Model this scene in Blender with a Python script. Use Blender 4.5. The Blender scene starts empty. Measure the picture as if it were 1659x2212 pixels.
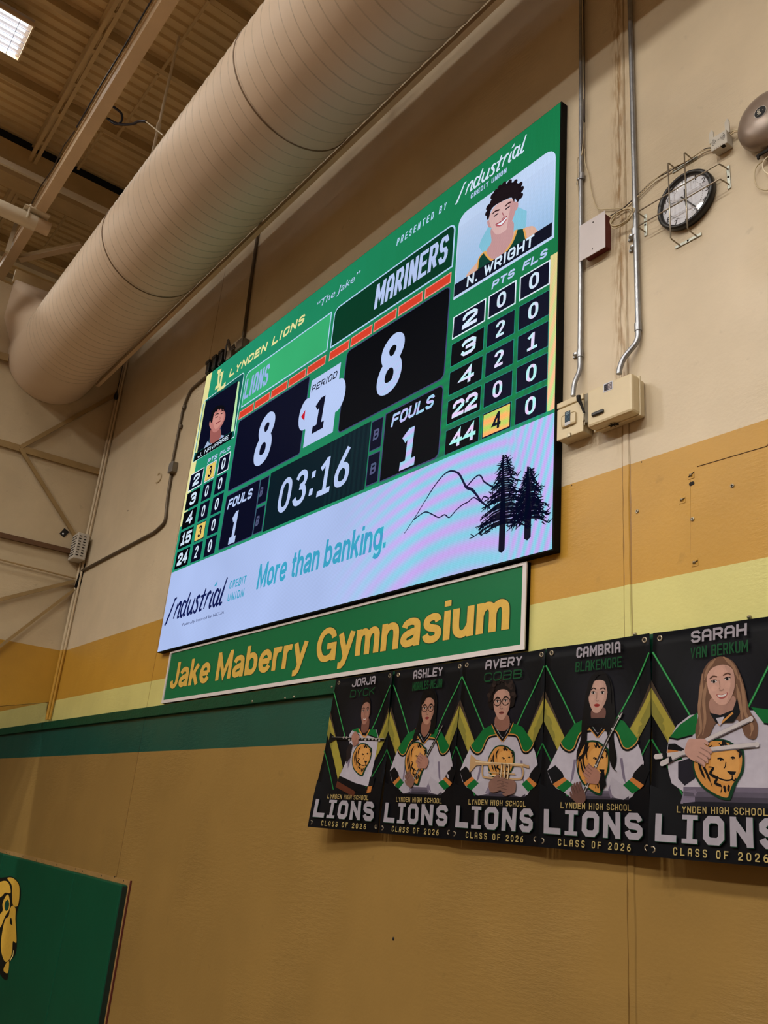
import bpy, bmesh, math, random
from mathutils import Vector, Matrix
from mathutils.geometry import tessellate_polygon

# ---------------------------------------------------------------- camera, world, lights, exposure
SC = bpy.context.scene
COL = SC.collection
EYE_Z = 2.7
cam_d = bpy.data.cameras.new('camera'); cam = bpy.data.objects.new('camera', cam_d); COL.objects.link(cam)
cam_d.sensor_fit = 'HORIZONTAL'; cam_d.sensor_width = 36.0; cam_d.lens = 36.0*1873.435/1659.0
cam_d.clip_start = 0.05; cam_d.clip_end = 200
cam.matrix_world = Matrix(((0.60600219, 0.22930912, 0.7616946, 0.0), (0.79081824, -0.27699935, -0.54578188, -3.2),
                           (0.08583615, 0.93310701, -0.34920405, EYE_Z), (0, 0, 0, 1)))
SC.camera = cam
SC.view_settings.view_transform = 'Standard'; SC.view_settings.look = 'None'
SC.view_settings.exposure = 0.0; SC.view_settings.gamma = 1.0; SC.view_settings.use_curve_mapping = False
wd = bpy.data.worlds.new('gym_world'); SC.world = wd; wd.use_nodes = True
wd.node_tree.nodes['Background'].inputs[0].default_value = (0.9, 0.85, 0.75, 1)
wd.node_tree.nodes['Background'].inputs[1].default_value = 0.0
LAMP_POWER = 312.0            # each ceiling fixture out over the court, watts
LAMP_COLOR = (1.0, 0.955, 0.885)
FIX_X = [-8.69, -4.9, -1.1, 2.7, 6.5, -13.3]  # last column is added beyond the partition to brighten the left corner
FIX_Y = [-3.14, -7.6, -12.5]
ROW_POWER = [0.10, 1.3, 2.0]; COL_POWER = [0.80, 0.95, 1.20, 1.30, 1.20, 1.2]
FIX_Z = 10.70

# ---------------------------------------------------------------- helpers
def srgb(r, g, b):
    f = lambda c: (c/255/12.92) if c/255 <= 0.04045 else ((c/255+0.055)/1.055)**2.4
    return (f(r), f(g), f(b), 1.0)

def mat(name, col, rough=0.5, metal=0.0, bump=0.0, bscale=20.0, var=0.0, vscale=6.0, spec=0.5):
    m = bpy.data.materials.new(name); m.use_nodes = True
    nt = m.node_tree; b = nt.nodes['Principled BSDF']
    b.inputs['Base Color'].default_value = col; b.inputs['Roughness'].default_value = rough
    b.inputs['Metallic'].default_value = metal; b.inputs['Specular IOR Level'].default_value = spec
    tc = nt.nodes.new('ShaderNodeTexCoord')
    n = nt.nodes.new('ShaderNodeTexNoise'); n.inputs['Scale'].default_value = vscale; n.inputs['Detail'].default_value = 5
    nt.links.new(tc.outputs['Object'], n.inputs['Vector'])
    mx = nt.nodes.new('ShaderNodeMix'); mx.data_type = 'RGBA'; mx.blend_type = 'MULTIPLY'
    mx.inputs[6].default_value = col
    rp = nt.nodes.new('ShaderNodeMapRange'); v = max(var, 0.03)
    rp.inputs['From Min'].default_value = 0.3; rp.inputs['From Max'].default_value = 0.7
    rp.inputs['To Min'].default_value = 1-v; rp.inputs['To Max'].default_value = 1+v
    nt.links.new(n.outputs['Fac'], rp.inputs['Value'])
    cc = nt.nodes.new('ShaderNodeCombineColor')
    for i in range(3): nt.links.new(rp.outputs[0], cc.inputs[i])
    nt.links.new(cc.outputs[0], mx.inputs[7]); mx.inputs[0].default_value = 1.0
    nt.links.new(mx.outputs[2], b.inputs['Base Color'])
    if bump:
        n2 = nt.nodes.new('ShaderNodeTexNoise'); n2.inputs['Scale'].default_value = bscale; n2.inputs['Detail'].default_value = 4
        nt.links.new(tc.outputs['Object'], n2.inputs['Vector'])
        bp = nt.nodes.new('ShaderNodeBump'); bp.inputs['Strength'].default_value = bump; bp.inputs['Distance'].default_value = 0.01
        nt.links.new(n2.outputs['Fac'], bp.inputs['Height']); nt.links.new(bp.outputs[0], b.inputs['Normal'])
    return m

def emit(name, col, s):
    m = bpy.data.materials.new(name); m.use_nodes = True; nt = m.node_tree; nt.nodes.clear()
    e = nt.nodes.new('ShaderNodeEmission'); e.inputs[0].default_value = col; e.inputs[1].default_value = s
    o = nt.nodes.new('ShaderNodeOutputMaterial'); nt.links.new(e.outputs[0], o.inputs[0]); return m

def tag(o, label=None, cat=None, group=None, kind=None):
    if label: o['label'] = label
    if cat: o['category'] = cat
    if group: o['group'] = group
    if kind: o['kind'] = kind
    return o

def thing(name, label, cat, loc=(0, 0, 0), group=None):
    o = bpy.data.objects.new(name, None); COL.objects.link(o); o.location = loc; o.empty_display_size = 0.1
    return tag(o, label, cat, group)

def base(name):                       # plain name; Blender adds its own suffix
    return name

class MB:
    """collects boxes, tubes and sheets into one mesh"""
    def __init__(s): s.v = []; s.f = []; s.smooth = []
    def add(s, vs, fs, sm=False):
        b = len(s.v); s.v += [tuple(v) for v in vs]; s.f += [tuple(i+b for i in f) for f in fs]; s.smooth += [sm]*len(fs); return s
    def box(s, x0, x1, y0, y1, z0, z1, bev=0.0):
        if bev <= 0:
            vs = [(x, y, z) for x in (x0, x1) for y in (y0, y1) for z in (z0, z1)]
            return s.add(vs, [(0, 1, 3, 2), (4, 6, 7, 5), (0, 4, 5, 1), (2, 3, 7, 6), (0, 2, 6, 4), (1, 5, 7, 3)])
        bm = bmesh.new(); bmesh.ops.create_cube(bm, size=1)
        for v in bm.verts: v.co = Vector(((x0+x1)/2+v.co.x*(x1-x0), (y0+y1)/2+v.co.y*(y1-y0), (z0+z1)/2+v.co.z*(z1-z0)))
        bmesh.ops.bevel(bm, geom=bm.edges[:], offset=bev, segments=2, affect='EDGES', profile=0.5)
        bm.verts.index_update()
        s.add([v.co[:] for v in bm.verts], [[v.index for v in f.verts] for f in bm.faces]); bm.free(); return s
    def tube(s, pts, r, n=8, cap=True):
        pts = [Vector(p) for p in pts]; rings = []; up = None
        for i, p in enumerate(pts):
            t = (pts[min(i+1, len(pts)-1)]-pts[max(i-1, 0)]).normalized()
            if up is None:
                up = t.orthogonal().normalized()
            up = (up-t*up.dot(t)).normalized(); sd = t.cross(up)
            rr = r[i] if isinstance(r, (list, tuple)) else r
            rings.append([p+(up*math.cos(a)+sd*math.sin(a))*rr for a in [2*math.pi*k/n for k in range(n)]])
        vs = [v for rg in rings for v in rg]; fs = []
        for i in range(len(rings)-1):
            for k in range(n): fs.append((i*n+k, i*n+(k+1) % n, (i+1)*n+(k+1) % n, (i+1)*n+k))
        s.add(vs, fs, True)
        if cap:
            s.add(rings[0], [tuple(range(n))[::-1]]); s.add(rings[-1], [tuple(range(n))])
        return s
    def bar(s, p, q, w, h, up=(0, 0, 1)):     # rectangular bar from p to q
        p = Vector(p); q = Vector(q); t = (q-p).normalized(); sd = t.cross(Vector(up)).normalized(); u = sd.cross(t)
        vs = []
        for c in (p, q):
            for a, b in ((-1, -1), (1, -1), (1, 1), (-1, 1)): vs.append(c+sd*a*w/2+u*b*h/2)
        return s.add(vs, [(0, 1, 2, 3), (7, 6, 5, 4), (0, 4, 5, 1), (1, 5, 6, 2), (2, 6, 7, 3), (3, 7, 4, 0)])
    def lathe(s, prof, c, axis='y', n=32):     # prof: (radius, distance along axis)
        vs = []
        for r, d in prof:
            for k in range(n):
                a = 2*math.pi*k/n
                if axis == 'y': vs.append((c[0]+r*math.cos(a), c[1]+d, c[2]+r*math.sin(a)))
                elif axis == 'z': vs.append((c[0]+r*math.cos(a), c[1]+r*math.sin(a), c[2]+d))
                else: vs.append((c[0]+d, c[1]+r*math.cos(a), c[2]+r*math.sin(a)))
        fs = [(i*n+k, i*n+(k+1) % n, (i+1)*n+(k+1) % n, (i+1)*n+k) for i in range(len(prof)-1) for k in range(n)]
        s.add(vs, fs, True); return s
    def build(s, name, m, parent=None, loc=None):
        me = bpy.data.meshes.new(name)
        off = Vector(parent.matrix_world.translation) if parent else Vector((0, 0, 0))
        if parent: off = world_loc(parent)
        if parent is None and s.v:                      # origin at the thing itself
            xs = [v[0] for v in s.v]; ys = [v[1] for v in s.v]; zs = [v[2] for v in s.v]
            off = Vector(((min(xs)+max(xs))/2, (min(ys)+max(ys))/2, min(zs)))
        me.from_pydata([(v[0]-off.x, v[1]-off.y, v[2]-off.z) for v in s.v], [], s.f)
        bm = bmesh.new(); bm.from_mesh(me); bmesh.ops.recalc_face_normals(bm, faces=bm.faces[:]); bm.to_mesh(me); bm.free()
        me.polygons.foreach_set('use_smooth', s.smooth); me.update()
        me.materials.append(m); o = bpy.data.objects.new(name, me); COL.objects.link(o)
        if parent: o.parent = parent
        else: o.location = off
        return o

def world_loc(o):
    v = Vector((0, 0, 0))
    while o is not None: v += Vector(o.location); o = o.parent
    return v

# ---- flat print: polygons, strokes and lettering on a plane of constant y
FONT_CACHE = {}
def font_mesh(txt, off=0.0, space=1.0):
    k = (txt, off, space)
    if k in FONT_CACHE: return FONT_CACHE[k]
    cu = bpy.data.curves.new('lettering_curve', 'FONT'); cu.body = txt; cu.size = 1; cu.offset = off; cu.resolution_u = 3; cu.space_character = space
    ob = bpy.data.objects.new('lettering_tmp', cu); COL.objects.link(ob)
    dg = bpy.context.evaluated_depsgraph_get(); me = bpy.data.meshes.new_from_object(ob.evaluated_get(dg))
    vs = [(v.co.x, v.co.y) for v in me.vertices]; fs = [tuple(p.vertices) for p in me.polygons]
    bpy.data.objects.remove(ob); bpy.data.curves.remove(cu); bpy.data.meshes.remove(me)
    FONT_CACHE[k] = (vs, fs); return vs, fs

GL = {
 'A': [[(0, 0), (0, .78), (.24, 1), (.76, 1), (1, .78), (1, 0)], [(0, .4), (1, .4)]],
 'B': [[(0, 0), (0, 1), (.8, 1), (1, .86), (1, .64), (.84, .52), (1, .38), (1, .15), (.8, 0), (0, 0)], [(0, .52), (.84, .52)]],
 'C': [[(1, .76), (1, .82), (.78, 1), (.22, 1), (0, .82), (0, .18), (.22, 0), (.78, 0), (1, .18), (1, .24)]],
 'D': [[(0, 0), (0, 1), (.75, 1), (1, .8), (1, .2), (.75, 0), (0, 0)]],
 'E': [[(1, 1), (0, 1), (0, 0), (1, 0)], [(0, .5), (.85, .5)]],
 'F': [[(1, 1), (0, 1), (0, 0)], [(0, .5), (.85, .5)]],
 'G': [[(1, .7), (1, .82), (.78, 1), (.22, 1), (0, .82), (0, .18), (.22, 0), (.78, 0), (1, .18), (1, .46), (.55, .46)]],
 'H': [[(0, 0), (0, 1)], [(1, 0), (1, 1)], [(0, .5), (1, .5)]],
 'I': [[(.5, 0), (.5, 1)]],
 'J': [[(1, 1), (1, .18), (.78, 0), (.22, 0), (0, .18), (0, .3)]],
 'K': [[(0, 0), (0, 1)], [(1, 1), (.1, .45)], [(.35, .6), (1, 0)]],
 'L': [[(0, 1), (0, 0), (1, 0)]],
 'M': [[(0, 0), (0, 1)], [(1, 0), (1, 1)], [(0, 1), (.5, .35), (1, 1)]],
 'N': [[(0, 0), (0, 1)], [(1, 0), (1, 1)], [(.02, 1), (.98, 0)]],
 'O': [[(.22, 0), (0, .18), (0, .82), (.22, 1), (.78, 1), (1, .82), (1, .18), (.78, 0), (.22, 0)]],
 'P': [[(0, 0), (0, 1), (.8, 1), (1, .85), (1, .58), (.8, .43), (0, .43)]],
 'R': [[(0, 0), (0, 1), (.8, 1), (1, .85), (1, .62), (.8, .46), (0, .46)], [(.5, .46), (1, 0)]],
 'S': [[(1, .80), (.98, .84), (.78, 1), (.22, 1), (0, .84), (0, .66), (.22, .52), (.78, .48), (1, .34), (1, .16), (.78, 0), (.22, 0), (.02, .16), (0, .20)]],
 'T': [[(0, 1), (1, 1)], [(.5, 1), (.5, 0)]],
 'U': [[(0, 1), (0, .18), (.22, 0), (.78, 0), (1, .18), (1, 1)]],
 'V': [[(0, 1), (.5, 0), (1, 1)]],
 'W': [[(0, 1), (.25, 0), (.5, .65), (.75, 0), (1, 1)]],
 'X': [[(0, 0), (1, 1)], [(0, 1), (1, 0)]],
 'Y': [[(0, 1), (.5, .48), (1, 1)], [(.5, .48), (.5, 0)]],
 'Z': [[(0, 1), (1, 1), (0, 0), (1, 0)]],
 '0': [[(.25, 0), (0, .2), (0, .8), (.25, 1), (.75, 1), (1, .8), (1, .2), (.75, 0), (.25, 0)]],
 '1': [[(.15, .78), (.55, 1), (.55, 0)], [(.1, 0), (1, 0)]],
 '2': [[(0, .75), (0, .82), (.22, 1), (.78, 1), (1, .82), (1, .62), (0, .1), (0, 0), (1, 0)]],
 '3': [[(0, .8), (.22, 1), (.78, 1), (1, .84), (1, .64), (.8, .52), (1, .38), (1, .16), (.78, 0), (.22, 0), (0, .2)], [(.4, .52), (.8, .52)]],
 '4': [[(.75, 0), (.75, 1), (0, .3), (1, .3)]],
 '5': [[(1, 1), (0, 1), (0, .55), (.75, .58), (1, .42), (1, .16), (.78, 0), (.22, 0), (0, .18)]],
 '6': [[(.9, 1), (.3, .9), (0, .55), (0, .18), (.22, 0), (.78, 0), (1, .16), (1, .4), (.78, .56), (.22, .56), (0, .42)]],
 '8': [[(.5, .53), (.12, .62), (.05, .85), (.25, 1), (.75, 1), (.95, .85), (.88, .62), (.5, .53), (.05, .42), (0, .15), (.25, 0), (.75, 0), (1, .15), (.95, .42), (.5, .53)]],
 '-': [[(.1, .45), (.9, .45)]], '.': [[(.5, 0), (.5, .02)]], ':': [[(.5, .1), (.5, .22)], [(.5, .62), (.5, .74)]], "'": [[(.5, .8), (.5, 1)]],
}
RG = {   # rounded bold letters: (width, [(points, smooth, closed)])
 'J': (.54, [([(.45, 1), (.45, .32), (.40, .15), (.27, .08), (.14, .14), (.09, .30)], 1, 0)]),
 'a': (.60, [([(.10, .52), (.16, .62), (.31, .66), (.45, .62), (.50, .50), (.50, .0)], 1, 0), ([(.50, .40), (.30, .37), (.13, .30), (.09, .18), (.17, .09), (.32, .10), (.46, .17), (.50, .28)], 1, 0)]),
 'b': (.62, [([(.09, 0), (.09, 1)], 0, 0), ([(.09, .45), (.16, .60), (.32, .66), (.47, .57), (.52, .37), (.47, .17), (.32, .08), (.16, .14), (.09, .30)], 1, 1)]),
 'e': (.60, [([(.09, .36), (.52, .36)], 0, 0), ([(.51, .36), (.50, .53), (.42, .63), (.31, .66), (.17, .60), (.09, .45), (.09, .28), (.17, .13), (.31, .08), (.43, .11), (.51, .21)], 1, 0)]),
 'k': (.59, [([(.09, 0), (.09, 1)], 0, 0), ([(.50, .74), (.12, .30)], 0, 0), ([(.24, .46), (.52, 0)], 0, 0)]),
 'r': (.40, [([(.09, 0), (.09, .74)], 0, 0), ([(.09, .42), (.14, .58), (.26, .655), (.39, .645)], 1, 0)]),
 'y': (.60, [([(.08, .74), (.31, .06)], 0, 0), ([(.53, .74), (.31, .06), (.24, -.12), (.16, -.19), (.05, -.19)], 0, 0)]),
 'm': (.82, [([(.09, 0), (.09, .74)], 0, 0), ([(.09, .42), (.15, .58), (.27, .65), (.37, .60), (.41, .46), (.41, 0)], 1, 0), ([(.41, .42), (.47, .58), (.59, .65), (.69, .60), (.73, .46), (.73, 0)], 1, 0)]),
 'n': (.57, [([(.09, 0), (.09, .74)], 0, 0), ([(.09, .42), (.17, .58), (.31, .65), (.43, .60), (.48, .44), (.48, 0)], 1, 0)]),
 'h': (.57, [([(.09, 0), (.09, 1)], 0, 0), ([(.09, .42), (.17, .58), (.31, .65), (.43, .60), (.48, .44), (.48, 0)], 1, 0)]),
 's': (.54, [([(.45, .53), (.40, .63), (.28, .66), (.14, .61), (.11, .50), (.18, .41), (.30, .37), (.42, .32), (.46, .22), (.41, .12), (.28, .08), (.14, .12), (.08, .23)], 1, 0)]),
 'i': (.18, [([(.09, 0), (.09, .74)], 0, 0), ([(.09, .85), (.09, 1)], 0, 0)]),
 'u': (.57, [([(.09, .74), (.09, .30), (.14, .14), (.26, .08), (.39, .15), (.48, .32)], 1, 0), ([(.48, .74), (.48, 0)], 0, 0)]),
 'M': (.85, [([(.09, 0), (.09, 1)], 0, 0), ([(.76, 0), (.76, 1)], 0, 0), ([(.10, .93), (.425, .16), (.75, .93)], 0, 0)]),
 'G': (.78, [([(.67, .68), (.60, .83), (.42, .92), (.22, .85), (.10, .62), (.10, .37), (.22, .14), (.42, .08), (.60, .15), (.68, .28)], 1, 0), ([(.42, .44), (.69, .44), (.69, .0)], 0, 0)]),
 'o': (.62, [([(.31, .66), (.14, .57), (.09, .37), (.14, .16), (.31, .08), (.48, .16), (.53, .37), (.48, .57)], 1, 1)]),
 't': (.40, [([(.20, .95), (.20, .24), (.26, .11), (.39, .085)], 1, 0), ([(.02, .66), (.39, .66)], 0, 0)]),
 'g': (.62, [([(.52, .74), (.52, .0), (.46, -.15), (.30, -.20), (.12, -.14)], 1, 0), ([(.52, .45), (.45, .60), (.30, .66), (.14, .57), (.09, .37), (.14, .17), (.30, .08), (.45, .15), (.52, .30)], 1, 1)]),
 '.': (.20, [([(.10, 0), (.10, .18)], 0, 0)]), ':': (.24, [([(.12, .14), (.12, .32)], 0, 0), ([(.12, .62), (.12, .80)], 0, 0)]), ' ': (.26, []),
 '0': (.60, [([(.30, .92), (.13, .80), (.09, .50), (.13, .20), (.30, .08), (.47, .20), (.51, .50), (.47, .80)], 1, 1)]),
 '8': (.60, [([(.30, .92), (.15, .85), (.11, .72), (.18, .58), (.30, .53), (.42, .58), (.49, .72), (.45, .85)], 1, 1), ([(.30, .53), (.15, .46), (.09, .30), (.14, .14), (.30, .08), (.46, .14), (.51, .30), (.45, .46)], 1, 1)]),
 '1': (.60, [([(.10, .74), (.34, .93)], 0, 0), ([(.34, 1), (.34, 0)], 0, 0), ([(.06, .08), (.58, .08)], 0, 0)]),
 '2': (.60, [([(.10, .70), (.15, .85), (.30, .92), (.45, .85), (.49, .69), (.40, .48), (.12, .12)], 1, 0), ([(.06, .08), (.55, .08)], 0, 0)]),
 '3': (.60, [([(.10, .77), (.18, .89), (.31, .92), (.44, .85), (.48, .72), (.42, .58), (.26, .53)], 1, 0), ([(.26, .53), (.43, .48), (.51, .30), (.45, .14), (.30, .08), (.16, .12), (.08, .25)], 1, 0)]),
 '4': (.62, [([(.43, 0), (.43, 1)], 0, 0), ([(.43, .97), (.06, .28), (.60, .28)], 0, 0)]),
 '6': (.60, [([(.44, 1), (.20, .62), (.10, .38), (.11, .20)], 1, 0), ([(.30, .57), (.14, .48), (.09, .32), (.14, .14), (.30, .08), (.46, .14), (.51, .32), (.46, .48)], 1, 1)]),
}
GW = {'I': .42, '.': .35, ':': .4, '-': .6, "'": .3, 'M': 1.25, 'W': 1.3, ' ': .55, '1': .8}

def crom(pts, n=5, closed=True):
    out = []; N = len(pts)
    rng = range(N) if closed else range(N-1)
    for i in rng:
        g = (lambda j: pts[j % N]) if closed else (lambda j: pts[max(0, min(N-1, j))])
        p0, p1, p2, p3 = g(i-1), g(i), g(i+1), g(i+2)
        for k in range(n):
            t = k/n; out.append(tuple(0.5*((2*p1[a])+(-p0[a]+p2[a])*t+(2*p0[a]-5*p1[a]+4*p2[a]-p3[a])*t*t+(-p0[a]+3*p1[a]-3*p2[a]+p3[a])*t**3) for a in (0, 1)))
    if not closed: out.append(tuple(pts[-1]))
    return out

class Print:
    def __init__(s, tf=None): s.v = []; s.f = []; s.c = []; s.tf = tf or (lambda p: p); s.step = 0.0006
    def _add(s, pts, faces, col, L, sub=None):
        b = len(s.v)
        s.v += [(p[0], p[1], L+(sub[i] if sub else 0)) for i, p in enumerate(pts)]; s.c += [col]*len(pts); s.f += [tuple(i+b for i in f) for f in faces]
    def poly(s, pts, col, L=0, raw=False):
        pts = [s.tf(p) if not raw else p for p in pts]
        tri = tessellate_polygon([[Vector((p[0], p[1], 0)) for p in pts]])
        s._add(pts, tri, col, L)
    def blob(s, pts, col, L=0, n=5): s.poly(crom(pts, n), col, L)
    def rect(s, x0, z0, x1, z1, col, L=0): s.poly([(x0, z0), (x1, z0), (x1, z1), (x0, z1)], col, L)
    def rrect(s, x0, z0, x1, z1, r, col, L=0, corners=(1, 1, 1, 1)):
        p = []
        for (cx, cz, a0), on in zip(((x1-r, z1-r, 0), (x0+r, z1-r, 90), (x0+r, z0+r, 180), (x1-r, z0+r, 270)), corners):
            if on:
                for k in range(6): a = math.radians(a0+90*k/5); p.append((cx+r*math.cos(a), cz+r*math.sin(a)))
            else:
                p.append({0: (x1, z1), 90: (x0, z1), 180: (x0, z0), 270: (x1, z0)}[a0])
        s.poly(p, col, L)
    def ell(s, cx, cz, rx, rz, col, L=0, n=18, rot=0.0):
        c_, s_ = math.cos(rot), math.sin(rot)
        s.poly([(cx+rx*math.cos(a)*c_-rz*math.sin(a)*s_, cz+rx*math.cos(a)*s_+rz*math.sin(a)*c_) for a in [2*math.pi*k/n for k in range(n)]], col, L)
    def stroke(s, pts, w, col, L=0, raw=False, smooth=0, closed=False, ww=None):
        pts = [s.tf(p) if not raw else p for p in pts]
        if smooth: pts = crom(pts, smooth, closed)
        if closed and pts[0] != pts[-1]: pts = pts+[pts[0]]
        n = len(pts); isc = closed or (abs(pts[0][0]-pts[-1][0])+abs(pts[0][1]-pts[-1][1]) < 1e-9 and n > 3)
        L1 = []; R1 = []
        for i in range(n):
            a = pts[i-1] if i > 0 else (pts[-2] if isc else None); b = pts[i]; c = pts[i+1] if i < n-1 else (pts[1] if isc else None)
            d = []
            if a is not None: d.append((b[0]-a[0], b[1]-a[1]))
            if c is not None: d.append((c[0]-b[0], c[1]-b[1]))
            d = [(x/(math.hypot(x, y)+1e-12), y/(math.hypot(x, y)+1e-12)) for x, y in d]
            if len(d) == 2:
                tx, ty = d[0][0]+d[1][0], d[0][1]+d[1][1]; l = math.hypot(tx, ty)
                if l < 1e-6: tx, ty, l = d[0][0], d[0][1], 1
                tx /= l; ty /= l; cs = max(0.45, tx*d[0][0]+ty*d[0][1]); h = w/2/cs
            else: tx, ty = d[0]; h = w/2
            if ww: h *= ww[min(len(ww)-1, int(i/(n-1)*(len(ww)-1)+.5))]
            L1.append((b[0]-ty*h, b[1]+tx*h)); R1.append((b[0]+ty*h, b[1]-tx*h))
        s._add(L1+R1, [(i, i+1, n+i+1, n+i) for i in range(n-1)], col, L)
    def text(s, txt, bl, tr, col, L=0, off=0.0, shear=0.0, space=1.0):
        vs, fs = font_mesh(txt, off, space)
        x0 = min(v[0] for v in vs); x1 = max(v[0] for v in vs); y0 = min(v[1] for v in vs); y1 = max(v[1] for v in vs)
        bl = s.tf(bl); tr = s.tf(tr); H = tr[1]-bl[1]; sx = (tr[0]-bl[0]-shear*H)/(x1-x0); sz = H/(y1-y0)
        s._add([(bl[0]+(v[0]-x0)*sx+shear*(v[1]-y0)*sz, bl[1]+(v[1]-y0)*sz) for v in vs], fs, col, L)
    def bold(s, txt, bl, tr, col, L=0, t=.18, shear=0.0, gap=.07, dot=None):
        q = Print(); x = 0.0
        for c in txt:
            w, strokes = RG[c]
            for k_, (pts, sm, cl) in enumerate(strokes):
                q.stroke([(x+a, b) for a, b in pts], t, col, k_*.2, raw=True, smooth=5 if sm else 0, closed=bool(cl))
            x += w+gap
        xs = [v[0] for v in q.v]; zs = [v[1] for v in q.v]; x0, x1, y0, y1 = min(xs), max(xs), min(zs), max(zs)
        bl = s.tf(bl); tr = s.tf(tr); H = tr[1]-bl[1]; sx = (tr[0]-bl[0]-shear*H)/(x1-x0); sz = H/(y1-y0)
        s._add([(bl[0]+(v[0]-x0)*sx+shear*(v[1]-y0)*sz, bl[1]+(v[1]-y0)*sz) for v in q.v], q.f, col, L, [v[2] for v in q.v])
    def block(s, txt, bl, tr, th, col, L=0, shear=0.0, gap=.22, serif=False, thx=None):
        bl = s.tf(bl); tr = s.tf(tr); H = tr[1]-bl[1]; W = tr[0]-bl[0]-shear*H
        ws = [GW.get(c, 1.0) for c in txt]
        if serif: ws = [.75 if c == 'I' else w for c, w in zip(txt, ws)]
        tot = sum(ws)+gap*(len(txt)-1); u = W/tot; t = th*H
        x = bl[0]
        for c, w in zip(txt, ws):
            cw = w*u; g = GL.get(c)
            if g:
                tt = min(t, cw*.36) if c not in "I.:'" else min(t, cw*.95 if not serif else cw*.6)
                for k_, pl in enumerate(g):
                    P = []
                    for (a, b) in pl:
                        px = x+tt/2+a*(cw-tt); pz = bl[1]+tt/2+b*(H-tt); P.append((px+shear*(pz-bl[1]), pz))
                    # reach full height/width with the open ends
                    if math.dist(P[0], P[-1]) > 1e-6:
                        for e, q in ((0, 1), (-1, -2)):
                            dx, dz = P[e][0]-P[q][0], P[e][1]-P[q][1]; l = math.hypot(dx, dz)+1e-9
                            if min(abs(dx-shear*dz), abs(dz)) > .12*l: l /= .3
                            P[e] = (P[e][0]+dx/l*tt/2, P[e][1]+dz/l*tt/2)
                    s.stroke(P, tt, col, L+.2*k_, raw=True)
                if serif and c == 'I':
                    for zz in (tt*.32, H-tt*.32):
                        s.stroke([(x+shear*zz, bl[1]+zz), (x+cw+shear*zz, bl[1]+zz)], tt*.64, col, L, raw=True)
            x += cw+gap*u
    def build(s, name, m, y, parent, fn=None, xs=(), zs=()):
        me = bpy.data.meshes.new(name); o0 = world_loc(parent) if parent else Vector((0, 0, 0))
        me.from_pydata([(v[0]-o0.x, y-v[2]*s.step-o0.y, v[1]-o0.z) for v in s.v], [], s.f)
        at = me.color_attributes.new('Col', 'FLOAT_COLOR', 'POINT')
        for i, c in enumerate(s.c): at.data[i].color = c
        bm = bmesh.new(); bm.from_mesh(me)
        for x in xs: bmesh.ops.bisect_plane(bm, geom=bm.verts[:]+bm.edges[:]+bm.faces[:], plane_co=(x-o0.x, 0, 0), plane_no=(1, 0, 0), dist=1e-6)
        for z in zs: bmesh.ops.bisect_plane(bm, geom=bm.verts[:]+bm.edges[:]+bm.faces[:], plane_co=(0, 0, z-o0.z), plane_no=(0, 0, 1), dist=1e-6)
        for f in bm.faces:
            if f.normal.y > 0: f.normal_flip()
        if fn:
            for v in bm.verts:
                d = fn(v.co.x+o0.x, v.co.z+o0.z); v.co.x += d[0]; v.co.y += d[1]
            for f in bm.faces: f.smooth = True
        bm.to_mesh(me); bm.free(); me.materials.append(m)
        o = bpy.data.objects.new(name, me); COL.objects.link(o)
        if parent: o.parent = parent
        return o

def print_mat(name, rough=0.45, spec=0.4, k=1.0):
    m = bpy.data.materials.new(name); m.use_nodes = True; nt = m.node_tree; b = nt.nodes['Principled BSDF']
    a = nt.nodes.new('ShaderNodeAttribute'); a.attribute_name = 'Col'
    tc = nt.nodes.new('ShaderNodeTexCoord'); n = nt.nodes.new('ShaderNodeTexNoise'); n.inputs['Scale'].default_value = 30; n.inputs['Detail'].default_value = 4
    nt.links.new(tc.outputs['Object'], n.inputs['Vector'])
    rp = nt.nodes.new('ShaderNodeMapRange'); rp.inputs['To Min'].default_value = .85*k; rp.inputs['To Max'].default_value = 1.15*k
    nt.links.new(n.outputs['Fac'], rp.inputs['Value'])
    mx = nt.nodes.new('ShaderNodeVectorMath'); mx.operation = 'SCALE'
    nt.links.new(a.outputs['Color'], mx.inputs[0]); nt.links.new(rp.outputs[0], mx.inputs['Scale'])
    nt.links.new(mx.outputs[0], b.inputs['Base Color'])
    b.inputs['Roughness'].default_value = rough; b.inputs['Specular IOR Level'].default_value = spec
    return m

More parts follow.
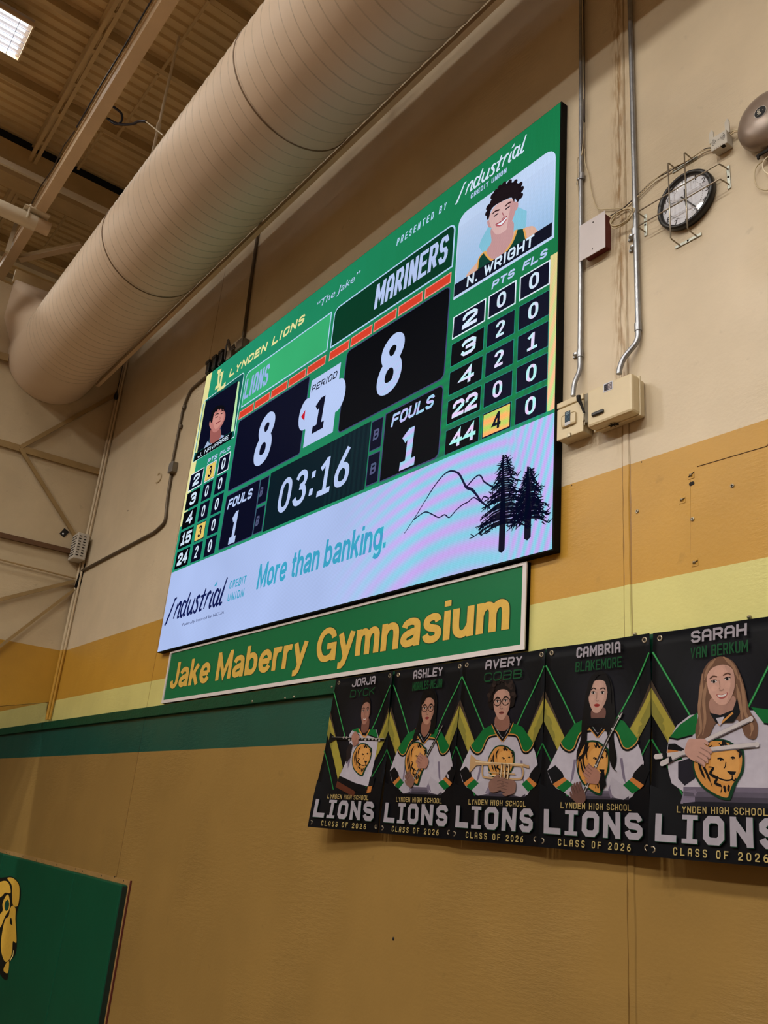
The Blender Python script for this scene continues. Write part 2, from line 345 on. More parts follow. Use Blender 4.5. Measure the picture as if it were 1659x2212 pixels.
def led_mat(name):
    # light-emitting panel: picture colour, faint diode grid and soft colour interference in the bright areas
    m = bpy.data.materials.new(name); m.use_nodes = True; nt = m.node_tree; nt.nodes.clear(); N = nt.nodes.new; K = nt.links.new
    out = N('ShaderNodeOutputMaterial'); em = N('ShaderNodeEmission'); gl = N('ShaderNodeBsdfGlossy'); ad = N('ShaderNodeAddShader')
    gl.inputs[0].default_value = (.004, .004, .004, 1); gl.inputs['Roughness'].default_value = .4
    a = N('ShaderNodeAttribute'); a.attribute_name = 'Col'
    geo = N('ShaderNodeNewGeometry'); sp = N('ShaderNodeSeparateXYZ'); K(geo.outputs['Position'], sp.inputs[0])
    def mth(op, x, y=None, z=None):
        q = N('ShaderNodeMath'); q.operation = op
        for i, w in enumerate((x, y, z)):
            if w is None: continue
            if isinstance(w, (int, float)): q.inputs[i].default_value = w
            else: K(w, q.inputs[i])
        return q.outputs[0]
    X, Z = sp.outputs['X'], sp.outputs['Z']
    # diode rows and columns
    gx = mth('SINE', mth('MULTIPLY', X, 2*math.pi/0.0105)); gz = mth('SINE', mth('MULTIPLY', Z, 2*math.pi/0.0105))
    grid = mth('MULTIPLY_ADD', mth('ADD', gx, gz), 0.05, 1.0)
    # curved colour rings over the lower right field, weak elsewhere
    dx = mth('SUBTRACT', X, -3.55); dz = mth('SUBTRACT', Z, 3.55)
    r = mth('SQRT', mth('ADD', mth('MULTIPLY', mth('MULTIPLY', dx, dx), 0.45), mth('MULTIPLY', dz, dz)))
    ph = mth('MULTIPLY', mth('MULTIPLY', r, r), 26.0)
    ring = mth('SINE', ph)
    stripe = mth('SINE', mth('ADD', mth('MULTIPLY', X, 95.0), mth('MULTIPLY', Z, -34.0)))
    wr = N('ShaderNodeMapRange'); wr.interpolation_type = 'SMOOTHSTEP'; wr.inputs[1].default_value = -5.0; wr.inputs[2].default_value = -3.9; wr.inputs[3].default_value = 0.0; wr.inputs[4].default_value = 1.0; K(X, wr.inputs[0])
    wz = N('ShaderNodeMapRange'); wz.interpolation_type = 'SMOOTHSTEP'; wz.inputs[1].default_value = 6.2; wz.inputs[2].default_value = 4.9; wz.inputs[3].default_value = 0.0; wz.inputs[4].default_value = 1.0; K(Z, wz.inputs[0])
    we = N('ShaderNodeMapRange'); we.interpolation_type = 'SMOOTHSTEP'; we.inputs[1].default_value = -3.35; we.inputs[2].default_value = -3.05; we.inputs[3].default_value = 0.0; we.inputs[4].default_value = 1.0; K(X, we.inputs[0])
    wgt = mth('MULTIPLY', wr.outputs[0], wz.outputs[0])
    sig = mth('ADD', mth('MULTIPLY', ring, mth('SUBTRACT', 1.0, we.outputs[0])), mth('MULTIPLY', stripe, we.outputs[0]))
    sw = mth('MULTIPLY', sig, wgt)
    rr = mth('MULTIPLY_ADD', sw, 0.36, 0.92); gg = mth('MULTIPLY_ADD', sw, -0.23, 1.03); bb = mth('MULTIPLY_ADD', sw, 0.04, 1.0)
    wide = N('ShaderNodeTexNoise'); wide.inputs['Scale'].default_value = 1.3; K(geo.outputs['Position'], wide.inputs['Vector'])
    tone = mth('MULTIPLY_ADD', wide.outputs['Fac'], 0.25, 0.87)
    cc = N('ShaderNodeCombineColor')
    for i, q in enumerate((rr, gg, bb)): K(mth('MULTIPLY', mth('MULTIPLY', q, grid), tone), cc.inputs[i])
    mx = N('ShaderNodeVectorMath'); mx.operation = 'MULTIPLY'; K(a.outputs['Color'], mx.inputs[0]); K(cc.outputs[0], mx.inputs[1])
    K(mx.outputs[0], em.inputs[0]); em.inputs[1].default_value = 0.92
    K(em.outputs[0], ad.inputs[0]); K(gl.outputs[0], ad.inputs[1]); K(ad.outputs[0], out.inputs[0]); return m

def wall_mat(name, bands):
    """painted wall: flat colour bands by height, thick glossy paint relief"""
    m = bpy.data.materials.new(name); m.use_nodes = True; nt = m.node_tree; N = nt.nodes.new; K = nt.links.new; b = nt.nodes['Principled BSDF']
    geo = N('ShaderNodeNewGeometry'); sp = N('ShaderNodeSeparateXYZ'); K(geo.outputs['Position'], sp.inputs[0])
    cr = N('ShaderNodeValToRGB'); cr.color_ramp.interpolation = 'CONSTANT'
    mr = N('ShaderNodeMath'); mr.operation = 'DIVIDE'; mr.inputs[1].default_value = 12.0; K(sp.outputs['Z'], mr.inputs[0]); K(mr.outputs[0], cr.inputs[0])
    e = cr.color_ramp.elements
    while len(e) < len(bands): e.new(0.5)
    for i, (z, c) in enumerate(bands): e[i].position = z/12.0; e[i].color = c
    n = N('ShaderNodeTexNoise'); n.inputs['Scale'].default_value = 1.6; n.inputs['Detail'].default_value = 8; n.inputs['Roughness'].default_value = .62; K(geo.outputs['Position'], n.inputs['Vector'])
    mp = N('ShaderNodeMapRange'); mp.inputs['From Min'].default_value = .3; mp.inputs['From Max'].default_value = .7; mp.inputs['To Min'].default_value = .90; mp.inputs['To Max'].default_value = 1.08; K(n.outputs['Fac'], mp.inputs[0])
    # sparse dark scuffs
    sc = N('ShaderNodeTexNoise'); sc.inputs['Scale'].default_value = 9; sc.inputs['Detail'].default_value = 6; K(geo.outputs['Position'], sc.inputs['Vector'])
    ms = N('ShaderNodeMapRange'); ms.inputs['From Min'].default_value = .66; ms.inputs['From Max'].default_value = .74; ms.inputs['To Min'].default_value = 1; ms.inputs['To Max'].default_value = .86; K(sc.outputs['Fac'], ms.inputs[0])
    mm = N('ShaderNodeMath'); mm.operation = 'MULTIPLY'; K(mp.outputs[0], mm.inputs[0]); K(ms.outputs[0], mm.inputs[1])
    # brown grime rubbed along the joint right of the scoreboard
    gd_ = N('ShaderNodeMath'); gd_.operation = 'ADD'; gd_.inputs[1].default_value = 2.488; K(sp.outputs['X'], gd_.inputs[0])
    ga = N('ShaderNodeMath'); ga.operation = 'ABSOLUTE'; K(gd_.outputs[0], ga.inputs[0])
    gm = N('ShaderNodeMapRange'); gm.inputs['From Min'].default_value = .0; gm.inputs['From Max'].default_value = .07; gm.inputs['To Min'].default_value = 1; gm.inputs['To Max'].default_value = 0; K(ga.outputs[0], gm.inputs[0])
    gz_ = N('ShaderNodeMapRange'); gz_.inputs['From Min'].default_value = 4.5; gz_.inputs['From Max'].default_value = 4.9; K(sp.outputs['Z'], gz_.inputs[0])
    gp_ = N('ShaderNodeMapping'); gp_.inputs['Scale'].default_value = (60, 60, 9); K(geo.outputs['Position'], gp_.inputs['Vector'])
    gn = N('ShaderNodeTexNoise'); gn.inputs['Scale'].default_value = 1; gn.inputs['Detail'].default_value = 6; K(gp_.outputs[0], gn.inputs['Vector'])
    g2 = N('ShaderNodeMapRange'); g2.inputs['From Min'].default_value = .42; g2.inputs['From Max'].default_value = .62; K(gn.outputs['Fac'], g2.inputs[0])
    g3 = N('ShaderNodeMath'); g3.operation = 'MULTIPLY'; K(gm.outputs[0], g3.inputs[0]); K(g2.outputs[0], g3.inputs[1])
    g4 = N('ShaderNodeMath'); g4.operation = 'MULTIPLY'; K(g3.outputs[0], g4.inputs[0]); K(gz_.outputs[0], g4.inputs[1])
    gx_ = N('ShaderNodeMix'); gx_.data_type = 'RGBA'; K(g4.outputs[0], gx_.inputs[0]); K(cr.outputs[0], gx_.inputs[6]); gx_.inputs[7].default_value = srgb(146, 114, 72)
    vm = N('ShaderNodeVectorMath'); vm.operation = 'SCALE'; K(gx_.outputs[2], vm.inputs[0]); K(mm.outputs[0], vm.inputs['Scale']); K(vm.outputs[0], b.inputs['Base Color'])
    b.inputs['Roughness'].default_value = .36; b.inputs['Specular IOR Level'].default_value = .36
    # roller texture, plus coarse trowel marks in patches
    r1 = N('ShaderNodeTexNoise'); r1.inputs['Scale'].default_value = 55; r1.inputs['Detail'].default_value = 3; K(geo.outputs['Position'], r1.inputs['Vector'])
    mapn = N('ShaderNodeMapping'); mapn.inputs['Scale'].default_value = (6, 6, 26); mapn.inputs['Rotation'].default_value = (0, .5, 0); K(geo.outputs['Position'], mapn.inputs['Vector'])
    r2 = N('ShaderNodeTexNoise'); r2.inputs['Scale'].default_value = 1.6; r2.inputs['Detail'].default_value = 7; r2.inputs['Roughness'].default_value = .7; K(mapn.outputs[0], r2.inputs['Vector'])
    pm = N('ShaderNodeTexNoise'); pm.inputs['Scale'].default_value = 1.1; K(geo.outputs['Position'], pm.inputs['Vector'])
    pr = N('ShaderNodeMapRange'); pr.inputs['From Min'].default_value = .48; pr.inputs['From Max'].default_value = .64; pr.inputs['To Max'].default_value = 1.7; K(pm.outputs['Fac'], pr.inputs[0])
    # rough trowelled plaster around the conduits and the clock
    vd = N('ShaderNodeVectorMath'); vd.operation = 'DISTANCE'; K(geo.outputs['Position'], vd.inputs[0]); vd.inputs[1].default_value = (-2.35, 0, 6.1)
    vr = N('ShaderNodeMapRange'); vr.inputs['From Min'].default_value = .15; vr.inputs['From Max'].default_value = .75; vr.inputs['To Min'].default_value = 3.2; vr.inputs['To Max'].default_value = 0; K(vd.outputs['Value'], vr.inputs[0])
    pa = N('ShaderNodeMath'); pa.operation = 'ADD'; K(pr.outputs[0], pa.inputs[0]); K(vr.outputs[0], pa.inputs[1])
    m2 = N('ShaderNodeMath'); m2.operation = 'MULTIPLY'; K(r2.outputs['Fac'], m2.inputs[0]); K(pa.outputs[0], m2.inputs[1])
    m3 = N('ShaderNodeMath'); m3.operation = 'MULTIPLY_ADD'; K(r1.outputs['Fac'], m3.inputs[0]); m3.inputs[1].default_value = .16; K(m2.outputs[0], m3.inputs[2])
    bp = N('ShaderNodeBump'); bp.inputs['Strength'].default_value = .4; bp.inputs['Distance'].default_value = .010; K(m3.outputs[0], bp.inputs['Height']); K(bp.outputs[0], b.inputs['Normal'])
    return m

# ---------------------------------------------------------------- materials
TAN = srgb(200, 184, 156); LOWTAN = srgb(140, 111, 60); ORANGE = srgb(182, 138, 50); YELLOW = srgb(200, 194, 122); DKGREEN = srgb(0, 70, 60)
Z_LOW, Z_BOARD, Z_YEL, Z_ORG = 3.196, 3.60, 3.885, 4.492
M_WALL = wall_mat('painted_wall_bands', [(0, LOWTAN), (Z_LOW, DKGREEN), (Z_BOARD, YELLOW), (Z_YEL, ORANGE), (Z_ORG, TAN)])
M_SIDE = wall_mat('painted_side_wall_bands', [(0, ORANGE), (Z_ORG, srgb(196, 178, 146))])
M_DUCT = mat('painted_duct', srgb(212, 192, 168), .52, 0, .25, 3.0, .05, 1.5)
M_SEAMD = mat('duct_seam_paint', srgb(194, 177, 154), .45, 0, 0, 3, .1, 5)
M_JOINT = mat('duct_joint', srgb(120, 96, 70), .55)
M_DECK = mat('painted_roof_deck', srgb(220, 196, 148), .6, 0, .1, 8, .14, 1.2)
M_STEEL = mat('painted_steel', srgb(214, 190, 156), .5, 0, .1, 20, .08, 2)
M_STEEL_DK = mat('painted_joist_steel', srgb(198, 174, 130), .55, 0, .1, 20, .1, 3)
M_STEEL_LT = mat('cream_pipe_paint', srgb(226, 214, 188), .4, 0, 0, 5, .04, 2)
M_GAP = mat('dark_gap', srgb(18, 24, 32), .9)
M_GALV = mat('galvanized_conduit', srgb(150, 152, 156), .35, .75, .08, 60, .14, 25)
M_GALVDK = mat('dull_conduit', srgb(96, 84, 68), .5, .5, .05, 60, .15, 20)
M_BLACK = mat('black_plastic', srgb(14, 14, 16), .4)
M_BLACKM = mat('black_metal', srgb(6, 6, 8), .6, spec=.1)
M_BEIGEBOX = mat('beige_enclosure_paint', srgb(206, 190, 154), .42, 0, .12, 14, .06, 5)
M_BOXSIDE = mat('grey_box_metal', srgb(120, 112, 96), .5, .3, 0, 5, .1, 9)
M_RED = mat('dark_red_enclosure', srgb(96, 24, 20), .5, 0, 0, 5, .1, 9)
M_WHITEPL = mat('white_cover_plate', srgb(206, 200, 202), .25, 0, .05, 9, .04, 4)
M_CABLE = mat('beige_cable', srgb(196, 180, 146), .5)
M_CABLEDK = mat('dark_cable', srgb(60, 48, 40), .5)
M_NAVY = mat('navy_cable', srgb(18, 20, 44), .4)
M_WIRE = mat('guard_steel_wire', srgb(150, 140, 124), .3, .8)
M_BRACKET = mat('guard_bracket_steel', srgb(176, 180, 170), .35, .6, 0, 5, .2, 60)
M_FACE = mat('clock_face', srgb(222, 223, 228), .5)
M_GREYPL = mat('grey_plastic', srgb(184, 178, 166), .45, 0, 0, 5, .05, 30)
M_BELL = mat('bronze_grey_gong_paint', srgb(140, 124, 112), .32, .35, .05, 8, .12, 14)
M_PAD = mat('green_vinyl_pad', srgb(0, 70, 46), .5, 0, .12, 5, .06, 2, .25)
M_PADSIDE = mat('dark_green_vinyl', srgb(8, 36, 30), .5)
M_PLY = mat('plywood_strip', srgb(150, 116, 66), .6, 0, .1, 30, .12, 12)
M_PLYEDGE = mat('red_stained_edge', srgb(86, 26, 16), .7)
M_BOARD = mat('green_painted_board', srgb(0, 62, 40), .5, 0, .35, 34, .12, 9, .25)
M_SCREW = mat('screw_steel', srgb(160, 150, 130), .35, .8)
M_HOLE = mat('dark_hole', srgb(24, 18, 12), .9)
M_SIGNG = mat('sign_green', srgb(0, 102, 60), .5, 0, 0, 4, .05, 1.5, .2)
M_SIGNF = mat('sign_frame_white', srgb(206, 200, 200), .4)
M_PRINT = print_mat('vinyl_print', .5, .10, .62)
M_PRINTM = print_mat('flat_print', .55, .25)
M_LED = led_mat('led_display')
M_GLASS = bpy.data.materials.new('clock_lens'); M_GLASS.use_nodes = True
_nt = M_GLASS.node_tree; _nt.nodes.clear(); _o = _nt.nodes.new('ShaderNodeOutputMaterial'); _m = _nt.nodes.new('ShaderNodeMixShader')
_t = _nt.nodes.new('ShaderNodeBsdfTransparent'); _g = _nt.nodes.new('ShaderNodeBsdfGlossy'); _g.inputs['Roughness'].default_value = .04
_f = _nt.nodes.new('ShaderNodeFresnel'); _f.inputs[0].default_value = 1.5
_m.inputs[0].default_value = .07; _nt.links.new(_t.outputs[0], _m.inputs[1]); _nt.links.new(_g.outputs[0], _m.inputs[2]); _nt.links.new(_m.outputs[0], _o.inputs[0])
M_TUBE = emit('lamp_tube', (.96, .98, 1, 1), 3.0)
M_FLOOR = mat('stained_wood_floor', srgb(104, 78, 50), .3, 0, 0, 5, .08, 2)
M_ROOMW = mat('painted_far_wall', srgb(104, 88, 66), .6, 0, .1, 20, .05, 1)

# ---------------------------------------------------------------- room shell
XL = -10.976
def struct(name, mb, m, label=None, parent=None):
    o = mb.build(name, m, parent)
    if parent is None: o['kind'] = 'structure'
    if label: o['label'] = label
    return o
struct('wall_back', MB().box(-17, 16, 0, .25, 0, 11.2), M_WALL, 'main gym wall in tan, mustard, pale yellow and dark green bands')
LW0 = Z_YEL-.005
_pr = [(-.002, LW0+.0), (-.002, 9.05), (-22, 9.05), (-22, .3), (-15, .3)]
_vs = [(xx, y_, z_) for xx in (XL-.2, XL) for y_, z_ in _pr]
struct('wall_left', MB().add(_vs, [(0, 1, 2, 3, 4), (9, 8, 7, 6, 5)]+[(k, (k+1) % 5, 5+(k+1) % 5, 5+k) for k in range(5)]), M_SIDE, 'upper end wall in tan above a mustard band, crossed by thin braces')
struct('wall_far_left', MB().box(-17.2, -17, -22, .2, 0, 11.2), M_ROOMW, 'end wall beyond the partition')
struct('wall_right', MB().box(16, 16.2, -22, .2, 0, 11.2), M_ROOMW, 'opposite end wall of the gym, behind the camera')
struct('wall_front', MB().box(-17, 16, -22.2, -22, 0, 11.2), M_ROOMW, 'long wall behind the camera')
struct('floor', MB().box(-17, 16, -22, .2, -.2, 0), M_FLOOR, 'maple gym floor')
# corrugated roof deck, ribs running away from the main wall
mb = MB(); pitch = .152; x = -17.0; prof = []
while x < 16:
    prof += [(x, 10.95), (x+.092, 10.95), (x+.106, 10.988), (x+.138, 10.988)]; x += pitch
vs = [(a, yy, b) for yy in (.2, -22) for a, b in prof]; n = len(prof)
mb.add(vs, [(i, i+1, n+i+1, n+i) for i in range(n-1)])
mb.box(-17, 16, -22, .2, 11.05, 11.2)
struct('ceiling', mb, M_DECK, 'tan corrugated metal roof deck')

# vertical panel joints in the main wall: slightly proud wavy caulk strips, painted like the wall
random.seed(4)
def joint(x, z0, z1, w, wob, name, label, y=.004):
    mb = MB(); n = int((z1-z0)/.08); L_ = []; R_ = []
    for i in range(n+1):
        z = z0+(z1-z0)*i/n; L_.append((x-w/2+random.uniform(-wob, wob), z)); R_.append((x+w/2+random.uniform(-wob, wob), z))
    vs = [(p[0], -y, p[1]) for p in L_]+[(p[0], -y, p[1]) for p in R_]+[(p[0]-.006, 0.001, p[1]) for p in L_]+[(p[0]+.006, .001, p[1]) for p in R_]
    k = n+1; fs = []
    for i in range(n): fs += [(i, i+1, k+i+1, k+i), (2*k+i, 2*k+i+1, i+1, i), (k+i, k+i+1, 3*k+i+1, 3*k+i)]
    mb.add(vs, fs); return struct(name, mb, M_WALL, label)
joint(-2.468, 0, 10.9, .030, .003, 'trim_1', 'raised painted joint strip right of the scoreboard', .006)
MAIN_BANDS = [(0, LOWTAN), (Z_LOW, DKGREEN), (Z_BOARD, YELLOW), (Z_YEL, ORANGE), (Z_ORG, TAN)]
M_GROOVE = wall_mat('dark_groove_paint', [(z_, (c_[0]*.58, c_[1]*.52, c_[2]*.44, 1)) for z_, c_ in MAIN_BANDS])  # wall band colours, darker and browner, for the thin joint lines
joint(-2.487, 0, 10.9, .0045, .0015, 'trim_2', 'dark groove on the left side of the wall joint', .0022)
joint(-2.449, 3.65, 10.9, .0035, .0015, 'trim_10', 'dark groove on the right side of the wall joint', .0022)
joint(-7.992, 0, 10.9, .008, .002, 'trim_11', 'dark groove of the left wall joint', .0030)
for n_ in ('trim_2', 'trim_10', 'trim_11'): bpy.data.objects[n_].data.materials[0] = M_GROOVE
joint(-7.99, 0, 10.9, .014, .001, 'trim_3', 'painted wall joint left of the scoreboard', .0015)
# corner pipes
for i, (xx, yy, rr) in enumerate(((XL+.05, -.035, .022), (XL+.12, -.025, .015))):
    struct('trim_%d' % (4+i), MB().tube([(xx, yy, 3.66), (xx, yy, 8.6)], rr, 8), M_SIDE, ['painted pipe in the wall corner', 'thinner painted pipe beside the corner pipe'][i])
# long green board along the wall
B0, B1 = 3.547, 3.636
struct('trim_6', MB().box(-13.2, 3.0, -.032, 0, B0, B1, .003), M_BOARD, 'long dark green painted wooden board across the wall')
# hairline crack outlines of an old patched opening, right
mb = MB()
for a, b in ((((-2.0793,4.3805)), ((-1.7456,4.3766))), (((-1.7456,4.3766)), ((-1.7346,4.3861)))):
    mb.bar((a[0], -.001, a[1]), (b[0], -.001, b[1]), .0022, .003, (0, 1, 0))
cr = mb.build('trim_7', mat('crack_line', srgb(84, 56, 20), .8)); cr['kind'] = 'structure'; cr['label'] = 'dark crack line across the mustard band'  # flat dark brown bars drawn along the crack
mb = MB()
for q, r in (((-2.1174,4.3303), (-2.1325,3.9789)),):
    mb.bar((q[0], -.0004, q[1]), (r[0], -.0004, r[1]), .0014, .001, (0, 1, 0))
cr = mb.build('trim_8', mat('patch_edge', srgb(150, 110, 44), .6)); cr['kind'] = 'structure'; cr['label'] = 'faint vertical edge of an old wall patch'

# ---------------------------------------------------------------- scoreboard
SX0, SX1, SZ0, SZ1 = -7.826, -2.890, 4.140, 7.104
SY = -.0600
sb = thing('scoreboard', 'large lit video scoreboard showing an 8 to 8 game with 03:16 on the clock', 'scoreboard', ((SX0+SX1)/2, -.03, SZ0))
MB().box(SX0-.006, SX1+.006, SY+.003, -.004, SZ0-.006, SZ1+.006).build('cabinet', M_BLACKM, sb)
W_ = srgb(196, 205, 250); CREAM = srgb(246, 228, 160); GRN = srgb(32, 132, 88); NAVY = srgb(10, 12, 36); BLK = srgb(4, 5, 12)
GLINE = srgb(60, 170, 130); PALE = srgb(188, 214, 250); RED = srgb(232, 66, 44); GOLD = srgb(250, 206, 110); DGRN = srgb(6, 58, 38); LAV = srgb(178, 188, 244)
bg = Print()
# background field, greener to the right
NX = 24
for i in range(NX):
    a = SX0+(SX1-SX0)*i/NX; b = SX0+(SX1-SX0)*(i+1)/NX; t = i/(NX-1)
    bg.rect(a, SZ0, b, SZ1, srgb(38-12*t, 150-28*t, 116-42*t), 0)
yl = (-7.6979,7.0535)[0]
bg.rect(SX0, (-7.8223,5.3938)[1], yl, SZ1, CREAM, 1)
yr = (-2.9354,5.9507)[0]
bg.rect(yr-.01, (-2.9394,4.9178)[1], SX1, (-2.8892,5.9678)[1], srgb(244, 214, 150), 1)
ZB = (-4.3586,4.9221)[1]
bg.rect(SX0, SZ0, SX1, ZB, srgb(186, 196, 246), 1)
bg.rect(SX0, ZB-.004, SX1, ZB+.02, srgb(40, 150, 110), 2)
bg.build('display', M_LED, SY, sb)

fr = Print()
def bbox(pL, pB, pR, pT): return (pL[0], pB[1]), (pR[0], pT[1])
def outlined(p, x0, z0, x1, z1, col, line, w=.012, r=.05, L=3, corners=(1, 1, 1, 1)):
    p.rrect(x0, z0, x1, z1, r, line, L, corners); p.rrect(x0+w, z0+w, x1-w, z1-w, max(r-w, .004), col, L+1, corners)
# team bars
zA = (-5.3854,6.3674)[1]; zT = (-5.3892,6.7460)[1]
xa0 = (-6.8472,6.3692)[0]; xa1 = (-5.3795,6.3814)[0]; xb0 = (-5.3388,6.3750)[0]; xb1 = (-3.8376,6.3846)[0]
outlined(fr, xa0, zA, xa1, zT, srgb(60, 176, 116), PALE, .014, .06, 3, (0, 1, 0, 0))
outlined(fr, xb0, zA, xb1, zT, DGRN, PALE, .014, .07, 3, (1, 1, 0, 0))
# timeout dashes
zd0 = (-6.8598,6.2463)[1]; zd1 = (-6.8662,6.3334)[1]
for (s0, s1) in (((-6.8750,6.2833)[0], (-5.3781,6.3037)[0]), ((-5.3445,6.2897)[0], (-3.8381,6.3121)[0])):
    st = (s1-s0)/5
    for k in range(5):
        fr.rect(s0+k*st+.010, zd0, s0+(k+1)*st-.010, zd1, srgb(250, 150, 140), 3)
        fr.rect(s0+k*st+.020, zd0+.010, s0+(k+1)*st-.020, zd1-.010, RED, 4)
# score boxes
zs0 = (-6.8471,5.5059)[1]; zs1 = (-6.8704,6.2288)[1]
EDGE = srgb(70, 76, 118)
outlined(fr, (-6.8471,5.5059)[0], zs0, (-5.6042,5.4814)[0], zs1, NAVY, EDGE, .010, .03, 3)
outlined(fr, (-5.0751,5.5149)[0], zs0, (-3.8352,5.5310)[0]-.01, zs1, BLK, EDGE, .010, .05, 3)
# lower boxes
zf0 = (-6.8490,4.9416)[1]; zf1 = (-6.8547,5.4684)[1]
outlined(fr, (-6.8490,4.9416)[0], zf0, (-6.2272,4.9332)[0], zf1, NAVY, EDGE, .008, .03, 3)
fx0 = (-4.4686,4.9428)[0]; fx1 = (-3.8440,4.9451)[0]
outlined(fr, fx0, zf0, fx1, zf1, BLK, EDGE, .010, .05, 3, (1, 0, 0, 1))
for xa, xb in (((-6.2238,4.9635)[0], (-6.0691,4.9510)[0]), ((-4.6282,4.9516)[0], (-4.4845,4.9602)[0])):
    zm = (zf0+zf1)/2
    outlined(fr, xa, zf0+.01, xb, zm-.012, NAVY, EDGE, .008, .01, 3)
    outlined(fr, xa, zm+.012, xb, zf1-.01, NAVY, EDGE, .008, .01, 3)
fr.rect((-6.0525,4.9385)[0], zf0, (-4.6369,4.9540)[0], zf1, srgb(10, 30, 40), 3)
for k in range(26):
    if (-6.0525,4.9385)[0]+.93+k*.06 > (-4.6369,4.9540)[0]: break
    fr.rect((-6.0525,4.9385)[0]+.9+k*.06, zf0, (-6.0525,4.9385)[0]+.93+k*.06, zf1, srgb(14, 38, 46), 4)
# stat grids
def grid(p, xs, ztop, zbot1, zbot5, first):
    ph = (zbot1-zbot5)/4
    for r in range(5):
        for c in range(3):
            x0, x1 = xs[c]; z0 = zbot1-r*ph; z1 = z0+(ztop-zbot1)
            gold = (first, r, c) in (('L', 0, 1), ('L', 3, 1), ('R', 4, 1))
            if r == 0: outlined(p, x0, z0, x1, z1, NAVY, srgb(236, 240, 255), .010, .004, 3)
            else: outlined(p, x0, z0, x1, z1, NAVY if c else BLK, srgb(44, 140, 130), .005, .004, 3)
            if gold: p.rect(x0+.012, z0+.014, x1-.012, z1-.014, GOLD, 6)
    return ph
LX = [((-7.7739,5.7692)[0], (-7.4677,5.7539)[0]), ((-7.4135,5.7676)[0], (-7.1994,5.7602)[0]), ((-7.1418,5.7439)[0], (-6.9151,5.7202)[0])]
lz1 = (-7.7648,5.9423)[1]; lz0 = (-7.7748,5.7531)[1]; lz5 = (-7.7776,4.9320)[1]
ph = grid(fr, LX, lz1, lz0, lz5, 'L')
RX = [((-3.7954,5.7700)[0], (-3.4830,5.7674)[0]), ((-3.4609,5.7755)[0], (-3.2174,5.7791)[0]), ((-3.1893,5.7690)[0], (-2.9427,5.7723)[0])]
rz1 = (-3.7956,5.9432)[1]; rz0 = (-3.7954,5.7700)[1]; rz5 = (-3.7974,4.9364)[1]
grid(fr, RX, rz1, rz0, rz5, 'R')
fr.build('panel_frames', M_LED, SY-.001, sb)

# period badge
pb = Print()
px0 = (-5.5623,5.5458)[0]; px1 = (-5.1372,5.5255)[0]; pz0 = (-5.5623,5.5458)[1]; pz1 = (-5.5705,6.1565)[1]
pb.rect(px0, pz0, px1, pz1, W_, 9)
bx0 = (-5.6959,5.8488)[0]; bx1 = (-5.0242,5.8666)[0]
pb.ell((bx0+bx1)/2, 5.855, (bx1-bx0)/2-.04, .2, W_, 9, 40)
pb.ell(bx0+.10, 5.86, .10, .145, W_, 9, 24); pb.ell(bx1-.10, 5.86, .10, .145, W_, 9, 24)
pb.poly([(-5.6580,5.8571), (-5.6014,5.9017), (-5.5974,5.8019)], srgb(210, 20, 40), 12)
pb.block('PERIOD', (-5.5415,6.0362), (-5.1667,6.0984), .17, NAVY, 12, .15)
pb.bold('1', (-5.4631,5.6328), (-5.2671,5.9328), NAVY, 12, .22, .08)
pb.build('period_badge', M_LED, SY-.001, sb)

tx = Print()
for l_ in ([(-7.5116,7.0314),(-7.4715,6.8311)], [(-7.5518,7.0416),(-7.4675,7.0242)], [(-7.5385,6.8441),(-7.4372,6.8396)]):
    tx.stroke(l_, .040, CREAM, 4)
for l_ in ([(-7.4283,6.9728),(-7.4238,6.7859)], [(-7.4705,6.9806),(-7.4004,6.9717)], [(-7.4714,6.7941),(-7.3126,6.7835)], [(-7.3206,6.7821),(-7.3225,6.8274)]):
    tx.stroke(l_, .040, CREAM, 4)
tx.block('LYNDEN LIONS', (-7.2478,6.8496), (-5.8282,6.9426), .25, CREAM, 4, .22, .22)
tx.text('\u201cThe Jake\u201d', (-5.6667,6.8658), (-5.0072,6.9616), W_, 4, 0, .25)
tx.block('PRESENTED BY', (-4.5362,6.9281), (-3.9541,6.9929), .2, PALE, 4, .1, .75)
tx.block('LIONS', (-6.8152,6.4409), (-6.3594,6.6580), .17, srgb(160, 180, 236), 9, .05, .16)
tx.block('MARINERS', (-4.7519,6.4557), (-3.8936,6.6788), .17, W_, 9, .05, .14)
tx.block('CREDIT UNION', (-3.6970,6.8522), (-3.3489,6.8924), .2, W_, 4, .05, .3)
for (a, b) in (bbox((-6.4250,5.6952), (-6.3021,5.6058), (-6.0927,5.9712), (-6.2258,6.1080)), bbox((-4.6204,5.7131), (-4.5261,5.6224), (-4.2938,5.9920), (-4.3793,6.1077))):
    sd_ = Print(); sd_.bold('8', a, b, W_, 9, .20, .08); sd_.build('score_digit', M_LED, SY-.001, sb)
gc_ = Print(); gc_.bold('03:16', (-5.8619,5.0407), (-4.8329,5.3550), W_, 9, .15, .08, .10); gc_.build('game_clock', M_LED, SY-.001, sb)
for (a, b) in (((-6.7914,5.3182), (-6.3263,5.4140)), ((-4.3870,5.3303), (-3.9209,5.4254))): tx.block('FOULS', a, b, .22, W_, 9, .2, .12)
for (a, b) in (((-6.6642,4.9592), (-6.5170,5.2616)), ((-4.2550,4.9637), (-4.0721,5.2559))): fd_ = Print(); fd_.bold('1', a, b, W_, 9, .21, .06); fd_.build('foul_digit', M_LED, SY-.001, sb)
for (a, b) in (((-6.2011,5.2879), (-6.1443,5.3737)), ((-6.1960,5.0224), (-6.1356,5.1101)), ((-4.5885,5.2944), (-4.5182,5.3763)), ((-4.5854,5.0299), (-4.5137,5.1135))): tx.block('B', a, b, .2, srgb(90, 92, 130), 9, .1)
